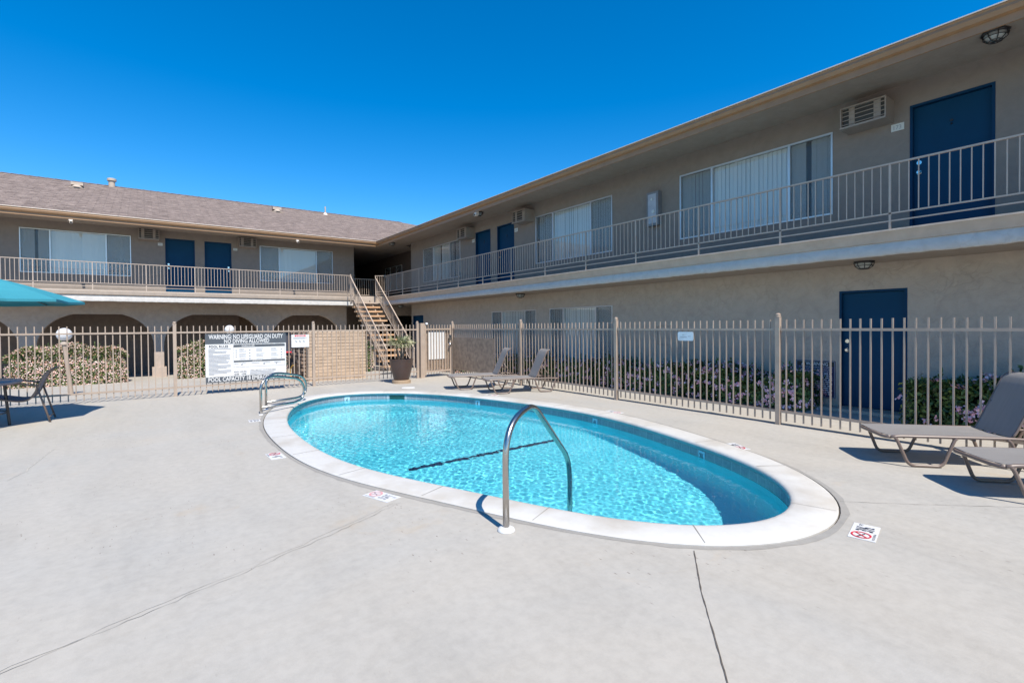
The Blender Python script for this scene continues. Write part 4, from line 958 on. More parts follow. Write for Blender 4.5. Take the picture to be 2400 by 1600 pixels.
def stair_rail(x, ytop, ztop, ybot, zbot, name='handrail'):
    m = MB(); m.bar((x, ytop, ztop), (x, ybot, zbot), .038, .024); hr = m.build(name, M['rail'], st)
    m = MB(); m.bar((x, ytop, ztop - .70), (x, ybot, zbot - .70), .026, .02); L = ytop - ybot; nb = int(L / .115)
    for i in range(nb + 1):
        y = ytop - L * i / nb; z = ztop + (zbot - ztop) * i / nb; wv = .013 if i % 8 else .026; m.bar((x, y, z - .70), (x, y, z), wv, wv, up=(0, 1, 0))
    m.build('baluster_row', M['rail'], hr)
sl_ = (z1t - z14) / (y1t - y14)
stair_rail(XL + .03, 20.75, 3.56, 16.95, 3.56 - 3.8 * sl_); stair_rail(XRr + .0, 20.75, 3.56, 16.95, 3.56 - 3.8 * sl_)
for x, q in ((XL + .03, (7.12, 21.36, 3.655)), (XRr, (8.05, 20.95, 3.655))):
    m = MB(); m.bar((x, 20.75, 2.4), (x, 20.75, 3.66), .03, .03); m.bar((x, 20.75, 3.65), q, .036, .022); m.build('newel_post', M['rail'], st)

# ------------------------------------------------------------------ wall-mounted things
ac_unit('louvred air conditioner above number plate 173, nearest on the right wing', 'X', WX, -1, 2.73, 3.35, 4.57, 4.91)
ac_unit('air conditioner right of the pair of upper blue doors on the right wing', 'X', WX, -1, 11.68, 12.33, 4.58, 4.94)
ac_unit('air conditioner left of the pair of upper blue doors on the right wing', 'X', WX, -1, 15.05, 15.72, 4.58, 4.95)
ac_unit('air conditioner left of the two upper blue doors of the far wing', 'Y', WY, -1, -.20, .41, 4.71, 5.10)
ac_unit('air conditioner right of the two upper blue doors of the far wing', 'Y', WY, -1, 3.0, 3.63, 4.71, 5.08)
plate('white number plate reading 173 left of the nearest upper blue door', 'X', WX, -1, 2.60, 2.765, 4.43, 4.54, '173')
plate('small pale number plate right of the pair of upper doors on the right wing', 'X', WX, -1, 12.50, 12.66, 4.42, 4.53)
plate('small pale number plate left of the pair of upper doors on the right wing', 'X', WX, -1, 15.06, 15.22, 4.44, 4.55)
plate('small pale number plate left of the two upper doors of the far wing', 'Y', WY, -1, .37, .51, 4.55, 4.65)
plate('small pale number plate right of the two upper doors of the far wing', 'Y', WY, -1, 2.84, 2.98, 4.57, 4.66)
eb = thing('meter_box', 'narrow grey electrical box on the upper wall of the right wing between two windows', 'box', (WX, 7.25, 3.7))
MB().box((WX - .13, 7.08, 3.71), (WX, 7.40, 4.47)).build('box', paint('box_paint', (.20, .20, .21), .4), eb); MB().box((WX - .14, 7.13, 3.76), (WX - .1302, 7.35, 4.42)).build('cover', paint('cover_paint', (.42, .43, .46), .35), eb)
m = MB(); m.tube([(WX - .145, 7.2, 4.02), (WX - .16, 7.2, 4.02)], .04, 12); m.tube([(WX - .15, 7.24, 4.3), (WX - .16, 7.24, 4.3)], .03, 10); m.build('dial', M['plate'], eb)
cv = thing('hatch_cover', 'faint square outline of a painted access hatch on the ground-floor wall of the right wing', 'hatch', (WX, 7.0, 1.0)); m = MB()
for a, b in (((7.2, 1.41), (6.84, 1.41)), ((7.2, 1.0), (6.84, 1.0)), ((6.84, 1.0), (6.84, 1.41)), ((7.2, 1.0), (7.2, 1.41))): m.bar((WX - .004, a[0], a[1]), (WX - .004, b[0], b[1]), .012, .008)
m.build('hatch_rim', paint('hatch_line', (.24, .20, .17), .8), cv)
def cage_light(c, label, r=.145, h=.115, rz=0):
    t = thing('ceiling_light', label, 'light', c, 'caged lights under the soffits'); x, y, z = c
    MB().lathe([(0, 0), (r, 0), (r, -.018), (r * .93, -.03)][::-1], c, 8).build('base', M['black'], t)
    MB().lathe([(r * .78, -.02), (r * .74, -h * .6), (r * .45, -h * .9), (0, -h * .95)][::-1], c, 16).build('lens', M['lens'], t, smooth=True)
    m = MB()
    for k in range(8):
        a = 2 * math.pi * k / 8 + .39; ca, sa = math.cos(a), math.sin(a); m.tube([(x + r * .92 * ca, y + r * .92 * sa, z - .02), (x + r * .82 * ca, y + r * .82 * sa, z - h * .62), (x + r * .48 * ca, y + r * .48 * sa, z - h * 1.0), (x, y, z - h * 1.08)], .0055, 5)
    for f, zz in ((.82, .62), (.48, 1.0)): m.tube([(x + r * f * math.cos(2 * math.pi * k / 16), y + r * f * math.sin(2 * math.pi * k / 16), z - h * zz) for k in range(16)], .005, 5, closed=True)
    m.build('cage', M['black'], t)
cage_light((9.0, 2.98, SB + .006), 'black caged light under the balcony above the ground-floor blue door')
cage_light((9.0, 11.80, SB + .006), 'caged light under the right balcony above the left ground-floor windows')
cage_light((9.0, 20.5, SB + .006), 'dark flush light under the balcony behind the stair railing')
cage_light((8.72, 1.46, SOF), 'caged light under the eave at the top right corner, nearest of all')
cage_light((8.68, 13.55, SOF), 'caged light under the eave above the pair of upper doors')
cage_light((8.68, 20.6, SOF), 'caged light under the eave in the corner above the stairs')
def flood(c, d, label):
    t = thing('security_camera', label, 'camera', c, 'small cameras under the eaves'); x, y, z = c
    MB().box((x - .05, y - .05, z - .14), (x + .05, y + .05, z)).build('mount', M['trimlite'], t)
    m = MB(); p = Vector((x, y, z - .16)); m.tube([p - Vector(d) * .04, p + Vector(d) * .10], .042, 14); m.build('body', M['trimlite'], t, smooth='auto'); MB().tube([p + Vector(d) * .10, p + Vector(d) * .104], .032, 12).build('lens', M['black'], t)
flood((-1.93, 21.34, 5.09), (.1, -.9, -.4), 'small cream camera under the far eave above the large left window')
flood((4.95, 21.34, 5.09), (.1, -.9, -.4), 'small cream camera under the far eave above the right window')
flood((8.33, 13.15, 5.08), (-.9, -.3, -.2), 'small bright camera under the right eave beside a caged light')
# roof vents
def louvre_vent(x, y, label):
    z = zA(y); t = thing('roof_vent', label, 'roof vent', (x, y, z), 'vents on the shingled roof'); m = MB()
    m.box((x - .19, y - .12, z + .08), (x + .19, y + .16, z + .20)); m.build('hood', M['lip'], t); m = MB(); m.lathe([(.19, 0), (.09, .10)], (x, y - .12, z - .03), 16); m.build('throat', M['lip'], t)
    MB().box((x - .24, y - .26, z - .075), (x + .24, y + .05, z - .05)).build('flashing', M['lip'], t)
louvre_vent(-2.2, 26.75, 'square cream roof vent on the far roof left of the flue pipe'); louvre_vent(5.25, 26.7, 'square cream roof vent on the far roof toward the right'); louvre_vent(-5.0, 26.6, 'roof vent cut by the left edge of the photo')
t = thing('flue_pipe', 'capped cream flue standing on the ridge of the far roof', 'flue', (-1.17, 28.4, zA(28.4)), 'vents on the shingled roof'); z = zA(28.35)
MB().lathe([(.12, -.1), (.12, .24)], (-1.17, 28.35, z), 16).build('pipe', M['lip'], t, smooth='auto'); MB().lathe([(0, .24), (.17, .24), (.17, .33), (.14, .35), (0, .35)], (-1.17, 28.35, z), 16).build('cap', M['lip'], t, smooth='auto')
t = thing('flue_pipe', 'thin vent pipe standing on the far roof near the corner', 'flue', (7.9, 27.8, zA(27.8)), 'vents on the shingled roof'); MB().tube([(7.9, 27.8, zA(27.8)), (7.9, 27.8, zA(27.8) + .42)], .035, 10).build('pipe', M['lip'], t); MB().lathe([(.14, -.04), (.04, .1)], (7.9, 27.8, zA(27.8)), 12).build('flashing', M['trimlite'], t)
t = thing('flue_pipe', 'grey pipe rising above the far roof at the left edge', 'flue', (-4.85, 27.9, zA(27.9)), 'vents on the shingled roof'); MB().tube([(-4.85, 28.0, zA(28.0)), (-4.85, 28.0, zA(28.0) + .62)], .07, 10).build('pipe', M['alu'], t); MB().lathe([(.2, -.05), (.08, .1)], (-4.85, 28.0, zA(28)), 12).build('flashing', M['trimlite'], t)

# blue warning sign on the wall
th = thing('warning_sign', 'navy and black warning sign on the wall left of the ground-floor blue door', 'sign', (WX, 3.86, .15)); y0_, y1_, z0_, z1_ = 4.185, 3.545, .16, .80; Uy = Vector((0, -1, 0))
MB().prism([(0, 0), (.64, 0), (.64, .64), (0, .64)], (WX - .001, y0_, z0_), Uy, Z, (-1, 0, 0), .005).build('board', M['navy'], th)
MB().prism([(.02, .545), (.62, .545), (.62, .62), (.02, .62)], (WX - .0063, y0_, z0_), Uy, Z, (-1, 0, 0), .0005).build('heading_band', M['navytop'], th)
m = MB()
for a, b in (((.014, .014), (.626, .014)), ((.014, .626), (.626, .626)), ((.014, .014), (.014, .626)), ((.626, .014), (.626, .626))): m.bar((WX - .008, y0_ - a[0], z0_ + a[1]), (WX - .008, y0_ - b[0], z0_ + b[1]), .007, .003)
m.text('WARNING', (WX - .009, y0_ - .345, z0_ + .553), Uy, Z, .060, .36, 'CENTER', .012)
m.add([(WX - .009, y0_ - .09, z0_ + .552), (WX - .009, y0_ - .15, z0_ + .552), (WX - .009, y0_ - .12, z0_ + .61)], [(0, 1, 2)])
lines = ['ENTERING THIS AREA CAN EXPOSE YOU TO CHEMICALS', 'KNOWN TO THE STATE OF CALIFORNIA TO CAUSE CANCER', 'AND BIRTH DEFECTS OR OTHER REPRODUCTIVE HARM']
for k in range(14):
    z = z0_ + .515 - k * .0355
    if k < 3: m.text(lines[k], (WX - .009, y0_ - .32, z), Uy, Z, .02, .54, 'CENTER', .012)
    else:
        u = .06 + random.uniform(0, .04)
        while u < .56:
            wl = random.uniform(.03, .09); m.add([(WX - .009, y0_ - u, z), (WX - .009, y0_ - min(u + wl, .59), z), (WX - .009, y0_ - min(u + wl, .59), z + .018), (WX - .009, y0_ - u, z + .018)], [(0, 1, 2, 3)]); u += wl + .015
m.build('lettering', M['palewhite'], th)

# ------------------------------------------------------------------ globe lamps
def globe(x, y, zc, label, lean=0.0):
    t = thing('globe_lamp', label, 'lamp post', (x, y, gz(y)), 'globe lamps beyond the far fence')
    MB().tube([(x + lean, y, gz(y)), (x, y, zc - .22)], .042, 14).build('pole', M['fence'], t, smooth='auto'); MB().lathe([(.07, -.24), (.075, -.20), (.055, -.16)], (x, y, zc), 14).build('collar', M['lip'], t, smooth='auto')
    MB().lathe([(max(.001, .150 * math.sin(R(a))), -.150 * math.cos(R(a))) for a in range(0, 181, 12)], (x, y, zc), 24).build('globe', M['globe'], t, smooth=True)
globe(-1.56, 15.5, 1.335, 'white globe lamp on a tan post standing in front of the left hedge', .11); globe(2.28, 19.5, 1.40, 'white globe lamp showing above the pool rules sign')

# ------------------------------------------------------------------ plants
def scatter(pts, nrm, size, asp=.5, mat=None, name='foliage', parent=None, jit=.6):
    k = len(pts); d = nrm + rng.normal(0, jit, (k, 3)); d /= np.linalg.norm(d, axis=1)[:, None]
    t = np.cross(d, rng.normal(0, 1, (k, 3))); t /= np.linalg.norm(t, axis=1)[:, None]; b = np.cross(d, t)
    s_ = size * rng.uniform(.6, 1.35, (k, 1)); q = [pts + t * s_, pts + b * s_ * asp + d * s_ * .12, pts - t * s_, pts - b * s_ * asp + d * s_ * .12]
    V_ = np.stack(q, 1).reshape(-1, 3) - np.array(parent.location if parent else (0, 0, 0)); me = bpy.data.meshes.new(name); me.from_pydata(V_.tolist(), [], np.arange(4 * k).reshape(-1, 4).tolist()); me.materials.append(mat)
    o = bpy.data.objects.new(name, me); COL.objects.link(o)
    if parent: o.parent = parent
    return o
def hedge(label, x0, x1, y0, y1, z0, hfun, n_leaf, n_fl, lm, fm, ls=.035, fs=.028, round_=.35, clump=None, group=None, cat='hedge', name='flowering_hedge', inner=(.012, .02, .008)):
    t = thing(name, label, cat, ((x0 + x1) / 2, (y0 + y1) / 2, z0), group)
    def surf(k, depth=.0):
        u = rng.uniform(-1, 1, k); v = rng.uniform(-1, 1, k); sgn = rng.random(k)
        cx, cy = (x0 + x1) / 2, (y0 + y1) / 2; hx, hy = (x1 - x0) / 2, (y1 - y0) / 2
        th_ = rng.uniform(0, 2 * np.pi, k); rad = np.sqrt(rng.uniform(0, 1, k)); e = .45
        ex = np.sign(np.cos(th_)) * np.abs(np.cos(th_)) ** e; ey = np.sign(np.sin(th_)) * np.abs(np.sin(th_)) ** e
        top = sgn < .42; px = np.where(top, ex * rad, ex); py = np.where(top, ey * rad, ey)
        if hx > hy * 2.2 or hy > hx * 2.2:
            # long hedge: sample along length uniformly
            lx = hx >= hy; a = rng.uniform(-1, 1, k); side = rng.random(k); c_ = np.where(top, rng.uniform(-1, 1, k), np.where(side < .5, -1, 1) * 1.0)
            endm = (~top) & (rng.random(k) < .14); a = np.where(endm, np.sign(a), a); c_ = np.where(endm, rng.uniform(-1, 1, k), c_)
            px, py = (a, c_) if lx else (c_, a)
        X_ = cx + px * hx; Y_ = cy + py * hy; hh = hfun(X_, Y_); er = np.maximum(np.abs(px), np.abs(py))
        hh = hh * (1 - round_ * np.clip(er - .55, 0, 1) ** 2 * 2)
        zf = np.where(top, 1, rng.uniform(0, 1, k)); inset = 1 - .16 * (zf ** 4) * (~top)
        X_ = cx + px * hx * inset; Y_ = cy + py * hy * inset
        bl = .07 * np.sin(X_ * 5.3 + Y_ * 3) + .06 * np.sin(Y_ * 6.1 + zf * 4 + X_ * 2) + .035 * np.sin(X_ * 13 + Y_ * 17) + .03 * np.sin(X_ * 23 - Y_ * 11)
        Z_ = z0 + hh * zf + bl * zf * .6; nn = np.stack([px * (~top) * 1.0, py * (~top) * 1.0, np.where(top, 1.0, .25)], -1)
        pts = np.stack([X_, Y_, Z_], -1) + rng.normal(0, .02, (k, 3)) - nn * np.abs(rng.normal(0, depth, (k, 1))); pts[:, 2] = np.maximum(pts[:, 2], z0 + .01); return pts, nn
    p, nn = surf(n_leaf, .07); scatter(p, nn, ls, .45, lm, 'foliage', t)
    if n_fl:
        if clump:
            c, nn = surf(n_fl // clump, .01); c = c + nn * .02; p = np.repeat(c, clump, 0) + rng.normal(0, .022, (len(c) * clump, 3)); nn = np.repeat(nn, clump, 0)
        else: p, nn = surf(n_fl, .01)
        scatter(p, nn + np.array([0, -.3, .5]), fs, .75, fm, 'blossom', t, .5)
    # stray shoots poking out of the top
    sp_ = []; sn = []
    for _ in range(int(max(x1 - x0, y1 - y0) * 7)):
        X_ = random.uniform(x0, x1); Y_ = random.uniform(y0, y1); X_ = (x0 + x1) / 2 + (X_ - (x0 + x1) / 2) * .85; Y_ = (y0 + y1) / 2 + (Y_ - (y0 + y1) / 2) * .8; hh = z0 + float(hfun(np.array([X_]), np.array([Y_]))[0]); L_ = random.uniform(.04, .20); dx, dy = random.uniform(-.3, .3), random.uniform(-.3, .3)
        for q in np.linspace(-.3, 1, 12): sp_.append((X_ + dx * L_ * q, Y_ + dy * L_ * q, hh + L_ * q)); sn.append((random.uniform(-1, 1), random.uniform(-1, 1), .2))
    tag(scatter(np.array(sp_), np.array(sn), ls * .9, .4, lm, 'shoots', t, .3), kind='stuff')
    # dark woody core
    cx, cy = (x0 + x1) / 2, (y0 + y1) / 2; hx, hy = (x1 - x0) / 2 * .80, (y1 - y0) / 2 * .72; m = MB(); hmin = float(np.median(hfun(np.array([cx]), np.array([cy])))) * .72
    long_x = (x1 - x0) >= (y1 - y0); k = 14; vs = []
    for i in range(k + 1):
        f = -1 + 2 * i / k; X_ = cx + f * hx if long_x else cx; Y_ = cy if long_x else cy + f * hy; hh = float(hfun(np.array([X_]), np.array([Y_]))[0]) * (.78 - .25 * abs(f) ** 4)
        for a in range(8):
            an = math.pi * a / 7; w_ = (hy if long_x else hx) * math.cos(an) * (1 - .5 * abs(f) ** 4); z_h = z0 + hh * math.sin(an) ** .6 if 0 < a < 7 else z0
            vs.append((X_, cy + w_, z_h) if long_x else (cx + w_, Y_, z_h))
    fs_ = [(8 * i + a, 8 * i + a + 1, 8 * i + a + 9, 8 * i + a + 8) for i in range(k) for a in range(7)] + [tuple(range(8)), tuple(range(8 * k, 8 * k + 8))]
    m.add(vs, fs_).build('twig_core', paint('twig_dark', inner, .95), t)
    return t
wav = lambda h, a=.05: (lambda X_, Y_: h + a * np.sin(X_ * 2.1 + 1) + a * .6 * np.sin(X_ * 5 + Y_ * 4.3))
hedge('wide clipped hedge covered in pale pink blossom left behind the far fence', -3.38, -.55, 20.2, 21.35, gz(20.8), lambda X_, Y_: 1.20 + .03 * np.sin(X_ * 6) - .06 * (X_ + 2) ** 2, 21000, 9500, M['leafA'], M['flowerA'], .036, .021, .40, None, 'blossoming hedges beyond the far fence')
hedge('clipped blossoming hedge partly hidden behind the pool rules sign', .82, 4.3, 20.3, 21.3, gz(20.8), lambda X_, Y_: 1.22 + .05 * np.sin(X_ * 4), 18000, 7500, M['leafA'], M['flowerA'], .036, .021, .30, None, 'blossoming hedges beyond the far fence')
hedge('small dark shrub beside the foot of the stairs behind the brick wall', 5.9, 6.7, 17.6, 18.6, gz(18), lambda X_, Y_: 1.0 + .1 * np.sin(X_ * 7), 4000, 500, M['leafB'], M['flowerA'], .035, .026, .5, None, None, 'shrub', 'dark_shrub')
hedge('pinkish shrub on the walkway side seen through the gate', 7.95, 8.6, 13.6, 15.6, gz(14.5), lambda X_, Y_: .62 + .08 * np.sin(Y_ * 5), 3000, 1500, M['leafB'], M['flowerA'], .035, .026, .4, None, None, 'shrub', 'low_shrub')
bed = MB().box((8.55, -4, -.02), (WX, 2.15, .006)); bed.box((8.55, 3.85, -.02), (WX, 13.2, .006)); tag(bed.build('soil_bed', M['soil']), kind='structure')
hf = lambda X_, Y_: .60 + .07 * np.sin(Y_ * 2.3 + .5) + .05 * np.sin(Y_ * 5.1) + .03 * np.sin(Y_ * 11)
hedge('dark green shrub row with pink clusters right of the ground-floor blue door', 8.66, 9.36, .2, 2.42, 0, lambda X_, Y_: .64 + .05 * np.sin(Y_ * 6), 8000, 1500, M['leafB'], M['flowerB'], .042, .021, .25, 12, 'pink flowering shrubs along the right wing', 'shrub', 'flowering_shrub')
hedge('pink flowering shrub beside the navy warning sign, nearest the blue door on its left', 8.7, 9.38, 3.72, 6.2, 0, hf, 8500, 3300, M['leafB'], M['flowerB'], .04, .022, .25, 12, 'pink flowering shrubs along the right wing', 'shrub', 'flowering_shrub')
hedge('middle pink flowering shrub against the bare wall between sign and windows', 8.7, 9.38, 6.2, 8.8, 0, lambda X_, Y_: hf(X_, Y_) * .96, 8500, 2800, M['leafB'], M['flowerB'], .04, .021, .2, 12, 'pink flowering shrubs along the right wing', 'shrub', 'flowering_shrub')
hedge('dark flowering shrub below the ground-floor windows behind the middle loungers', 8.7, 9.38, 8.8, 12.9, 0, lambda X_, Y_: .48 + .06 * np.sin(Y_ * 3), 11000, 2600, M['leafB'], M['flowerB'], .038, .020, .2, 10, 'pink flowering shrubs along the right wing', 'shrub', 'flowering_shrub')

# potted palm
px_, py_ = 5.27, 12.0
pt_ = thing('plant_pot', 'large glossy dark brown pot on a tan saucer beside the gate', 'plant pot', (px_, py_, 0))
MB().lathe([(.235, 0), (.235, .075), (.225, .085), (.15, .085), (0, .085)], (px_, py_, 0), 32).build('saucer', M['saucer'], pt_, smooth='auto')
MB().lathe([(.18, .086), (.20, .12), (.255, .32), (.29, .50), (.298, .585), (.308, .60), (.308, .615), (.285, .618), (.272, .59), (.26, .54)], (px_, py_, 0), 36).build('pot', M['brownpot'], pt_, smooth='auto')
MB().lathe([(0, .565), (.268, .56)][::-1], (px_, py_, 0), 24).build('potting_soil', M['soil'], pt_)
pp = thing('palm_plant', 'small spiky palm growing in the brown pot', 'plant', (px_, py_, .56)); m = MB()
for k, (dx, dy, hh) in enumerate(((0, 0, .42), (.07, .03, .34), (-.06, .04, .36), (.02, -.06, .30))): m.tube([(px_ + dx * .7, py_ + dy * .7, .56), (px_ + dx * 1.2, py_ + dy * 1.2, .56 + hh * .5), (px_ + dx * 1.7, py_ + dy * 1.7, .56 + hh)], [.035, .028, .022], 8)
m.build('stem', M['trunk'], pp, smooth=True); m = MB()
for (dx, dy, hh, nf) in ((0, 0, .42, 13), (.11, .05, .36, 9), (-.10, .06, .36, 9)):
    for f in range(nf):
        a = f * 2.399 + dx * 9; el = random.uniform(.05, 1.15); L = random.uniform(.24, .40); o_ = Vector((px_ + dx, py_ + dy, .56 + hh)); dirn = Vector((math.cos(a) * math.cos(el), math.sin(a) * math.cos(el), math.sin(el))); side = dirn.cross(Vector((0, 0, 1))).normalized(); tip = o_ + dirn * L * .45
        for s_ in np.linspace(-1.25, 1.25, 15):
            ld_ = (dirn * math.cos(s_) + side * math.sin(s_)).normalized(); ln = L * random.uniform(.55, .8); w_ = side.cross(dirn).normalized(); q = ld_.cross(w_).normalized() * .009
            midp = tip + ld_ * ln * .55 + Vector((0, 0, -.01)); end = tip + ld_ * ln + Vector((0, 0, -.07 * random.uniform(.4, 1.4))); m.add([tip - q * .4, tip + q * .4, midp + q, midp - q, end], [(0, 1, 2, 3), (3, 2, 4)])
        m.bar(o_, tip, .006, .006)
m.build('fronds', M['palm'], pp)
pb = MB()
for k in range(22):
    a = random.uniform(0, 6.28); r_ = random.uniform(.08, .24); s_ = random.uniform(.012, .03); pb.lathe([(.001, -s_ * .6), (s_, 0), (.001, s_ * .7)], (px_ + r_ * math.cos(a), py_ + r_ * math.sin(a), .575), 6)
pb.build('pebbles', M['plate'], pt_)

# ------------------------------------------------------------------ brick enclosure beyond the fence
bw = thing('brick_enclosure', 'tan slump-block enclosure wall beyond the far fence left of the stairs', 'brick wall', (4.3, 14.5, gz(14.5)))
bm = MB(); zb_ = gz(14.6) - .05; zz_ = zb_; row = 0
brs = MB()
while zz_ < 1.33:
    x = 3.58 - (.0 if row % 2 else .21); h_ = .092
    while x < 5.22:
        xa = max(x, 3.58); xb = min(x + .42, 5.22)
        if xb - xa > .05: q = random.uniform(0, .012); brs.box((xa + .004, 14.45 - q, zz_ + .006), (xb - .004, 14.66, zz_ + h_ - .003 + random.uniform(-.003, .003)))
        x += .42
    zz_ += h_; row += 1
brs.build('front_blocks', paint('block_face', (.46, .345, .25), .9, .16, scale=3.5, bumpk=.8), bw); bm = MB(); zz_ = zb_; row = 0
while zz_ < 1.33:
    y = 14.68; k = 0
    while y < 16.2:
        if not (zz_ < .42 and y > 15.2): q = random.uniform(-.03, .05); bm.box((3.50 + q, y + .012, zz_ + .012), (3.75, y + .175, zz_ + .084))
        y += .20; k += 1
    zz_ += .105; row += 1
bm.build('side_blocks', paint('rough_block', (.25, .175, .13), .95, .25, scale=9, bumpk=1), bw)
m = MB(); m.box((3.6, 14.67, zb_), (5.2, 14.7, 1.32)); m.box((3.62, 14.7, zb_), (3.74, 16.2, 1.3)); m.build('mortar_core', paint('mortar_dark', (.26, .18, .13), .95, .2), bw)
MB().box((3.52, 15.22, zb_), (3.66, 16.1, .40)).build('cupboard_door', M['wood'], bw)
t = thing('garden_hose', 'yellow hose loop hanging on the side of the brick enclosure', 'hose', (3.5, 15.3, .2)); MB().tube([(3.46, 15.1 + .9 * (.5 + .5 * math.cos(a)) , .12 + .22 * math.sin(a)) for a in np.linspace(-1.9, 1.7, 18)], .013, 8).build('hose', M['yellow'], t, smooth=True)

# ------------------------------------------------------------------ loungers
def lounger(label, c, ang, backang=66):
    t = thing('sun_lounger', label, 'lounger', (c[0], c[1], 0), 'sling sun loungers on the deck', ang)
    hw = .29; zt_ = .305; Ls = 1.08; Lt = 1.58; r_ = .0155
    for s_ in (-1, 1):
        m = MB(); m.tube(bez([(0.02, s_ * hw, zt_ - .01), (.10, s_ * hw, zt_), (Ls, s_ * hw, zt_ + .005), (Lt, s_ * hw, zt_ - .015), (Lt + .03, s_ * hw * .98, zt_ - .04)], .05, 4), r_, 10); m.build('side_rail', M['frame'], t, smooth=True, local=True)
        for x0_, x1_, ft in ((.04, .60, 0), (1.02, 1.56, 1)):
            m = MB(); m.tube(bez([(x0_, s_ * (hw - .0), zt_ - .005), (x0_ + .03, s_ * hw, zt_ - .02), (x0_ + .135, s_ * (hw + .01), .016), (x1_ - .125, s_ * (hw + .01), .016), (x1_ - .02, s_ * hw, zt_ - .02), (x1_, s_ * hw, zt_ - .005)], .06, 5), r_, 10); m.build('leg', M['frame'], t, smooth=True, local=True)
    m = MB(); m.tube(bez([(.02, -hw, zt_ - .012), (-.02, -hw * .8, zt_ - .015), (-.02, hw * .8, zt_ - .015), (.02, hw, zt_ - .012)], .06, 5), r_, 10)
    m.tube([(.75, -hw, zt_ - .02), (.75, hw, zt_ - .02)], .012, 8); m.tube([(Lt, -hw, zt_ - .02), (Lt, hw, zt_ - .02)], r_, 10); m.build('cross_bar', M['frame'], t, smooth=True, local=True)
    def sheet(path, half, th_=.003, sag=.0):
        vs = []; k = len(path); ny = 9
        for i, (x, z) in enumerate(path):
            for j_ in range(ny): f = -1 + 2 * j_ / (ny - 1); vs.append((x, f * half, z - sag * (1 - f * f)))
        for i, (x, z) in enumerate(path):
            for j_ in range(ny): f = -1 + 2 * j_ / (ny - 1); vs.append((x, f * half, z - sag * (1 - f * f) - th_))
        nn_ = k * ny; fs = []
        for i in range(k - 1):
            for j_ in range(ny - 1): a = i * ny + j_; fs.append((a, a + ny, a + ny + 1, a + 1)); fs.append((nn_ + a, nn_ + a + 1, nn_ + a + ny + 1, nn_ + a + ny))
        for i in range(k - 1):
            for j_ in (0, ny - 1): a = i * ny + j_; fs.append((a, nn_ + a, nn_ + a + ny, a + ny))
        for j_ in range(ny - 1):
            for i in (0, k - 1): a = i * ny + j_; fs.append((a, a + 1, nn_ + a + 1, nn_ + a))
        return MB().add(vs, fs)
    sheet([(.0, zt_ + .012), (.3, zt_ + .018), (.7, zt_ + .016), (Ls - .03, zt_ + .014), (Ls, zt_ + .012)], hw - .01, .006, .012).build('seat_sling', M['sling'], t, smooth='auto', local=True)
    ca, sa = math.cos(R(backang)), math.sin(R(backang)); Lb = .60; bp = [(Ls + .0, zt_ + .015)] + [(Ls + .01 + ca * s_, zt_ + .015 + sa * s_) for s_ in np.linspace(.05, Lb, 6)] + [(Ls + .03 + ca * (Lb + .03), zt_ + .02 + sa * (Lb + .03)), (Ls + .08 + ca * (Lb + .04), zt_ + .025 + sa * (Lb + .05))]
    sheet(bp, hw - .035, .007, .0).build('back_sling', M['sling'], t, smooth='auto', local=True)
    for s_ in (-1, 1):
        m = MB(); m.tube(bez([(Ls, s_ * (hw - .035), zt_)] + [(p[0] + .004, s_ * (hw - .032), p[1] - .004) for p in bp[1:]], .02, 3), .013, 8); m.build('back_tube', M['frame'], t, smooth=True, local=True)
    m = MB()
    for s_ in (-1, 1): m.tube([(Ls + ca * .34, s_ * (hw - .05), zt_ + sa * .34), (Ls + .36, s_ * (hw - .03), zt_ - .01)], .009, 6)
    m.build('back_prop', M['frame'], t, smooth=True, local=True); return t
lounger('right-hand front lounger, farther of the pair cut by the right edge', (6.256, 1.98), R(-48))
lounger('lounger nearest the camera at the right edge, only its foot end in view', (5.70, 1.06), R(-47))
lounger('middle lounger nearer the pool, right one of the two by the fence', (5.88, 9.02), R(-20.5), 66)
lounger('middle lounger nearer the gate, left one of the two by the fence', (5.63, 10.13), R(-21.5), 66)

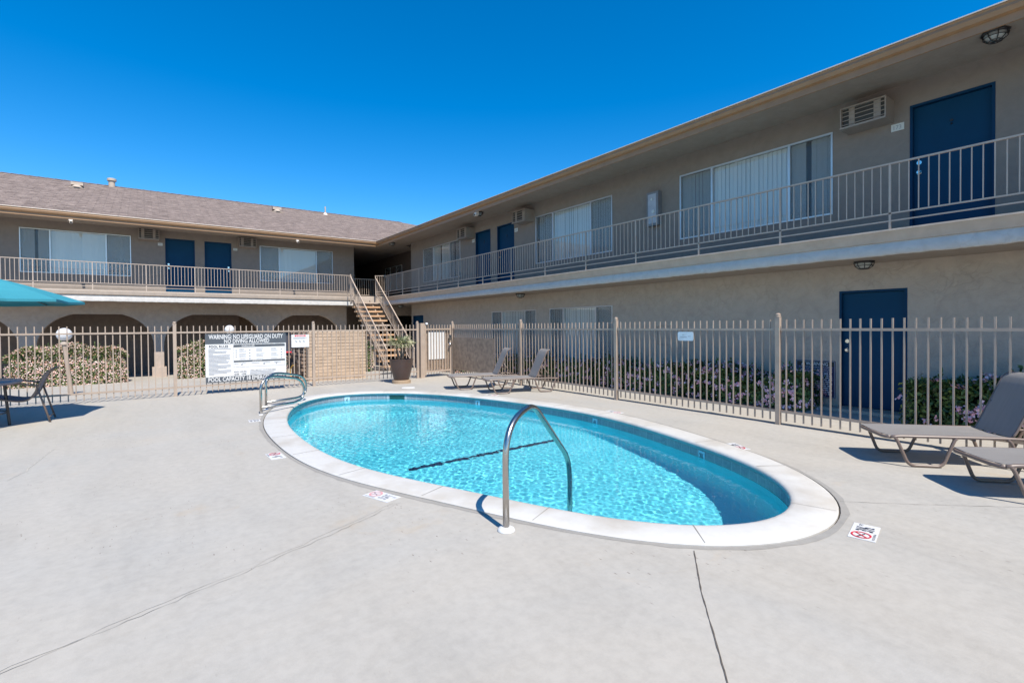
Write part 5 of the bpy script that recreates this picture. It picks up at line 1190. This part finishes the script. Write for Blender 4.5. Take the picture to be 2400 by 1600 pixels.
# ------------------------------------------------------------------ table, chair, umbrella
tc_ = (-2.15, 10.45)
t = thing('patio_table', 'round dark patio table at the left edge under the umbrella', 'table', (*tc_, 0)); MB().lathe([(0, .655), (.60, .655), (.615, .665), (.615, .69), (.60, .70), (0, .70)], (*tc_, 0), 48).build('tabletop', M['table'], t, smooth='auto')
for a in (20, 110, 200, 290): m = MB(); m.tube([(tc_[0] + .42 * math.cos(R(a)), tc_[1] + .42 * math.sin(R(a)), .655), (tc_[0] + .47 * math.cos(R(a)), tc_[1] + .47 * math.sin(R(a)), 0)], .019, 10); m.build('leg', M['tableleg'], t, smooth='auto')
m = MB(); m.tube([(tc_[0] + .44 * math.cos(R(a)), tc_[1] + .44 * math.sin(R(a)), .22) for a in range(0, 360, 20)], .010, 6, closed=True); m.build('ring_brace', M['tableleg'], t)
def chair(label, c, ang):
    """local: x forward (front of seat), origin under seat centre"""
    t = thing('patio_chair', label, 'chair', (c[0], c[1], 0), 'sling patio chairs', ang); hw = .265; r_ = .0135
    prof = [(.25, .42), (.20, .425), (.05, .395), (-.10, .36), (-.19, .355), (-.25, .385), (-.31, .48), (-.36, .62), (-.41, .74), (-.46, .80), (-.53, .845)]
    for s_ in (-1, 1):
        m = MB(); m.tube(bez([(x, s_ * hw, z) for x, z in prof], .04, 3), r_, 10); m.build('seat_rail', M['frame'], t, smooth=True, local=True)
        m = MB(); m.tube(bez([(-.34, s_ * (hw + .02), .58), (-.10, s_ * (hw + .045), .635), (.14, s_ * (hw + .045), .62), (.24, s_ * (hw + .03), .53), (.30, s_ * (hw + .02), .42)], .07, 4), r_, 10); m.build('armrest', M['frame'], t, smooth=True, local=True)
        m = MB(); m.tube([(-.32, s_ * hw, .60), (-.475, s_ * hw, .0)], r_, 10); m.build('leg', M['frame'], t, smooth=True, local=True)
        m = MB(); m.tube([(.27, s_ * hw, .45), (.33, s_ * hw, .0)], r_, 10); m.build('leg', M['frame'], t, smooth=True, local=True)
    vs = []; k = len(prof)
    for x, z in prof:
        for f in (-1, -.5, 0, .5, 1): vs.append((x, f * (hw - .008), z + .012 - .012 * (1 - f * f)))
    m = MB().add(vs, [(5 * i + j_, 5 * i + j_ + 1, 5 * i + j_ + 6, 5 * i + j_ + 5) for i in range(k - 1) for j_ in range(4)]); o = m.build('sling', M['slingdark'], t, smooth=True, local=True); o.modifiers.new('thick', 'SOLIDIFY').thickness = .005
    m = MB(); m.tube([(-.455, -hw, .075), (-.455, hw, .075)], .009, 6); m.tube([(-.53, -hw, .845), (-.53, hw, .845)], r_, 8); m.build('cross_bar', M['frame'], t, smooth=True, local=True); return t
chair('brown sling patio chair facing the table at the left edge', (-1.72, 10.83), math.pi)
chair('dark patio chair behind the table, only its back showing at the left edge', (-2.62, 11.6), -1.2)
uc = (-2.15, 10.40)
t = thing('patio_umbrella', 'teal canvas umbrella reaching in from the left edge', 'umbrella', (*uc, 0)); MB().tube([(*uc, 0), (*uc, 2.62)], .021, 12).build('pole', M['tableleg'], t, smooth='auto')
a0 = math.atan2(.22, 1.32); Ru = 1.36; zr_ = 1.885; za = 2.31; m = MB(); NS = 8; vs = [(uc[0], uc[1], za)]
K = 6
for k in range(NS):
    for f in range(1, K + 1):
        q = f / K; a = a0 + 2 * math.pi * k / NS; vs.append((uc[0] + Ru * q * math.cos(a), uc[1] + Ru * q * math.sin(a), za + (zr_ - za) * q - .03 * math.sin(math.pi * q) * -1))
    for f in range(1, K + 1):
        q = f / K; a = a0 + 2 * math.pi * (k + .5) / NS; rc = Ru * q * math.cos(math.pi / NS) * .97; vs.append((uc[0] + rc * math.cos(a), uc[1] + rc * math.sin(a), za + (zr_ - za) * q * .955 - .035 * q))
fs = []
tot = 2 * NS
def vi(s_, f): return 0 if f == 0 else 1 + (s_ % tot) * K + f - 1
for s_ in range(tot):
    fs.append((0, vi(s_, 1), vi(s_ + 1, 1)))
    for f in range(1, K): fs.append((vi(s_, f), vi(s_, f + 1), vi(s_ + 1, f + 1), vi(s_ + 1, f)))
cn = MB().add(vs, fs).build('canopy', M['umb'], t); 
m = MB(); hem = [vi(s_, K) for s_ in range(tot)]
for a, b in zip(hem, hem[1:] + hem[:1]):
    p = Vector(vs[a]); q = Vector(vs[b]); dz = Vector((0, 0, -.035)); m.add([p, q, q + dz, p + dz], [(0, 1, 2, 3)])
m.build('hem', M['umb'], cn)
for k in range(NS):
    a = a0 + 2 * math.pi * k / NS; m = MB(); m.tube([(uc[0], uc[1], za - .03), (uc[0] + Ru * .99 * math.cos(a), uc[1] + Ru * .99 * math.sin(a), zr_ - .02)], .007, 6); m.tube([(uc[0], uc[1], 1.95), (uc[0] + Ru * .5 * math.cos(a), uc[1] + Ru * .5 * math.sin(a), (za + zr_) / 2 - .03)], .006, 6); m.build('rib', M['tableleg'], t)
MB().lathe([(.25, 0), (.25, .05), (.05, .09), (.03, .3)], (*uc, 0), 28).build('base', M['tableleg'], t, smooth='auto')
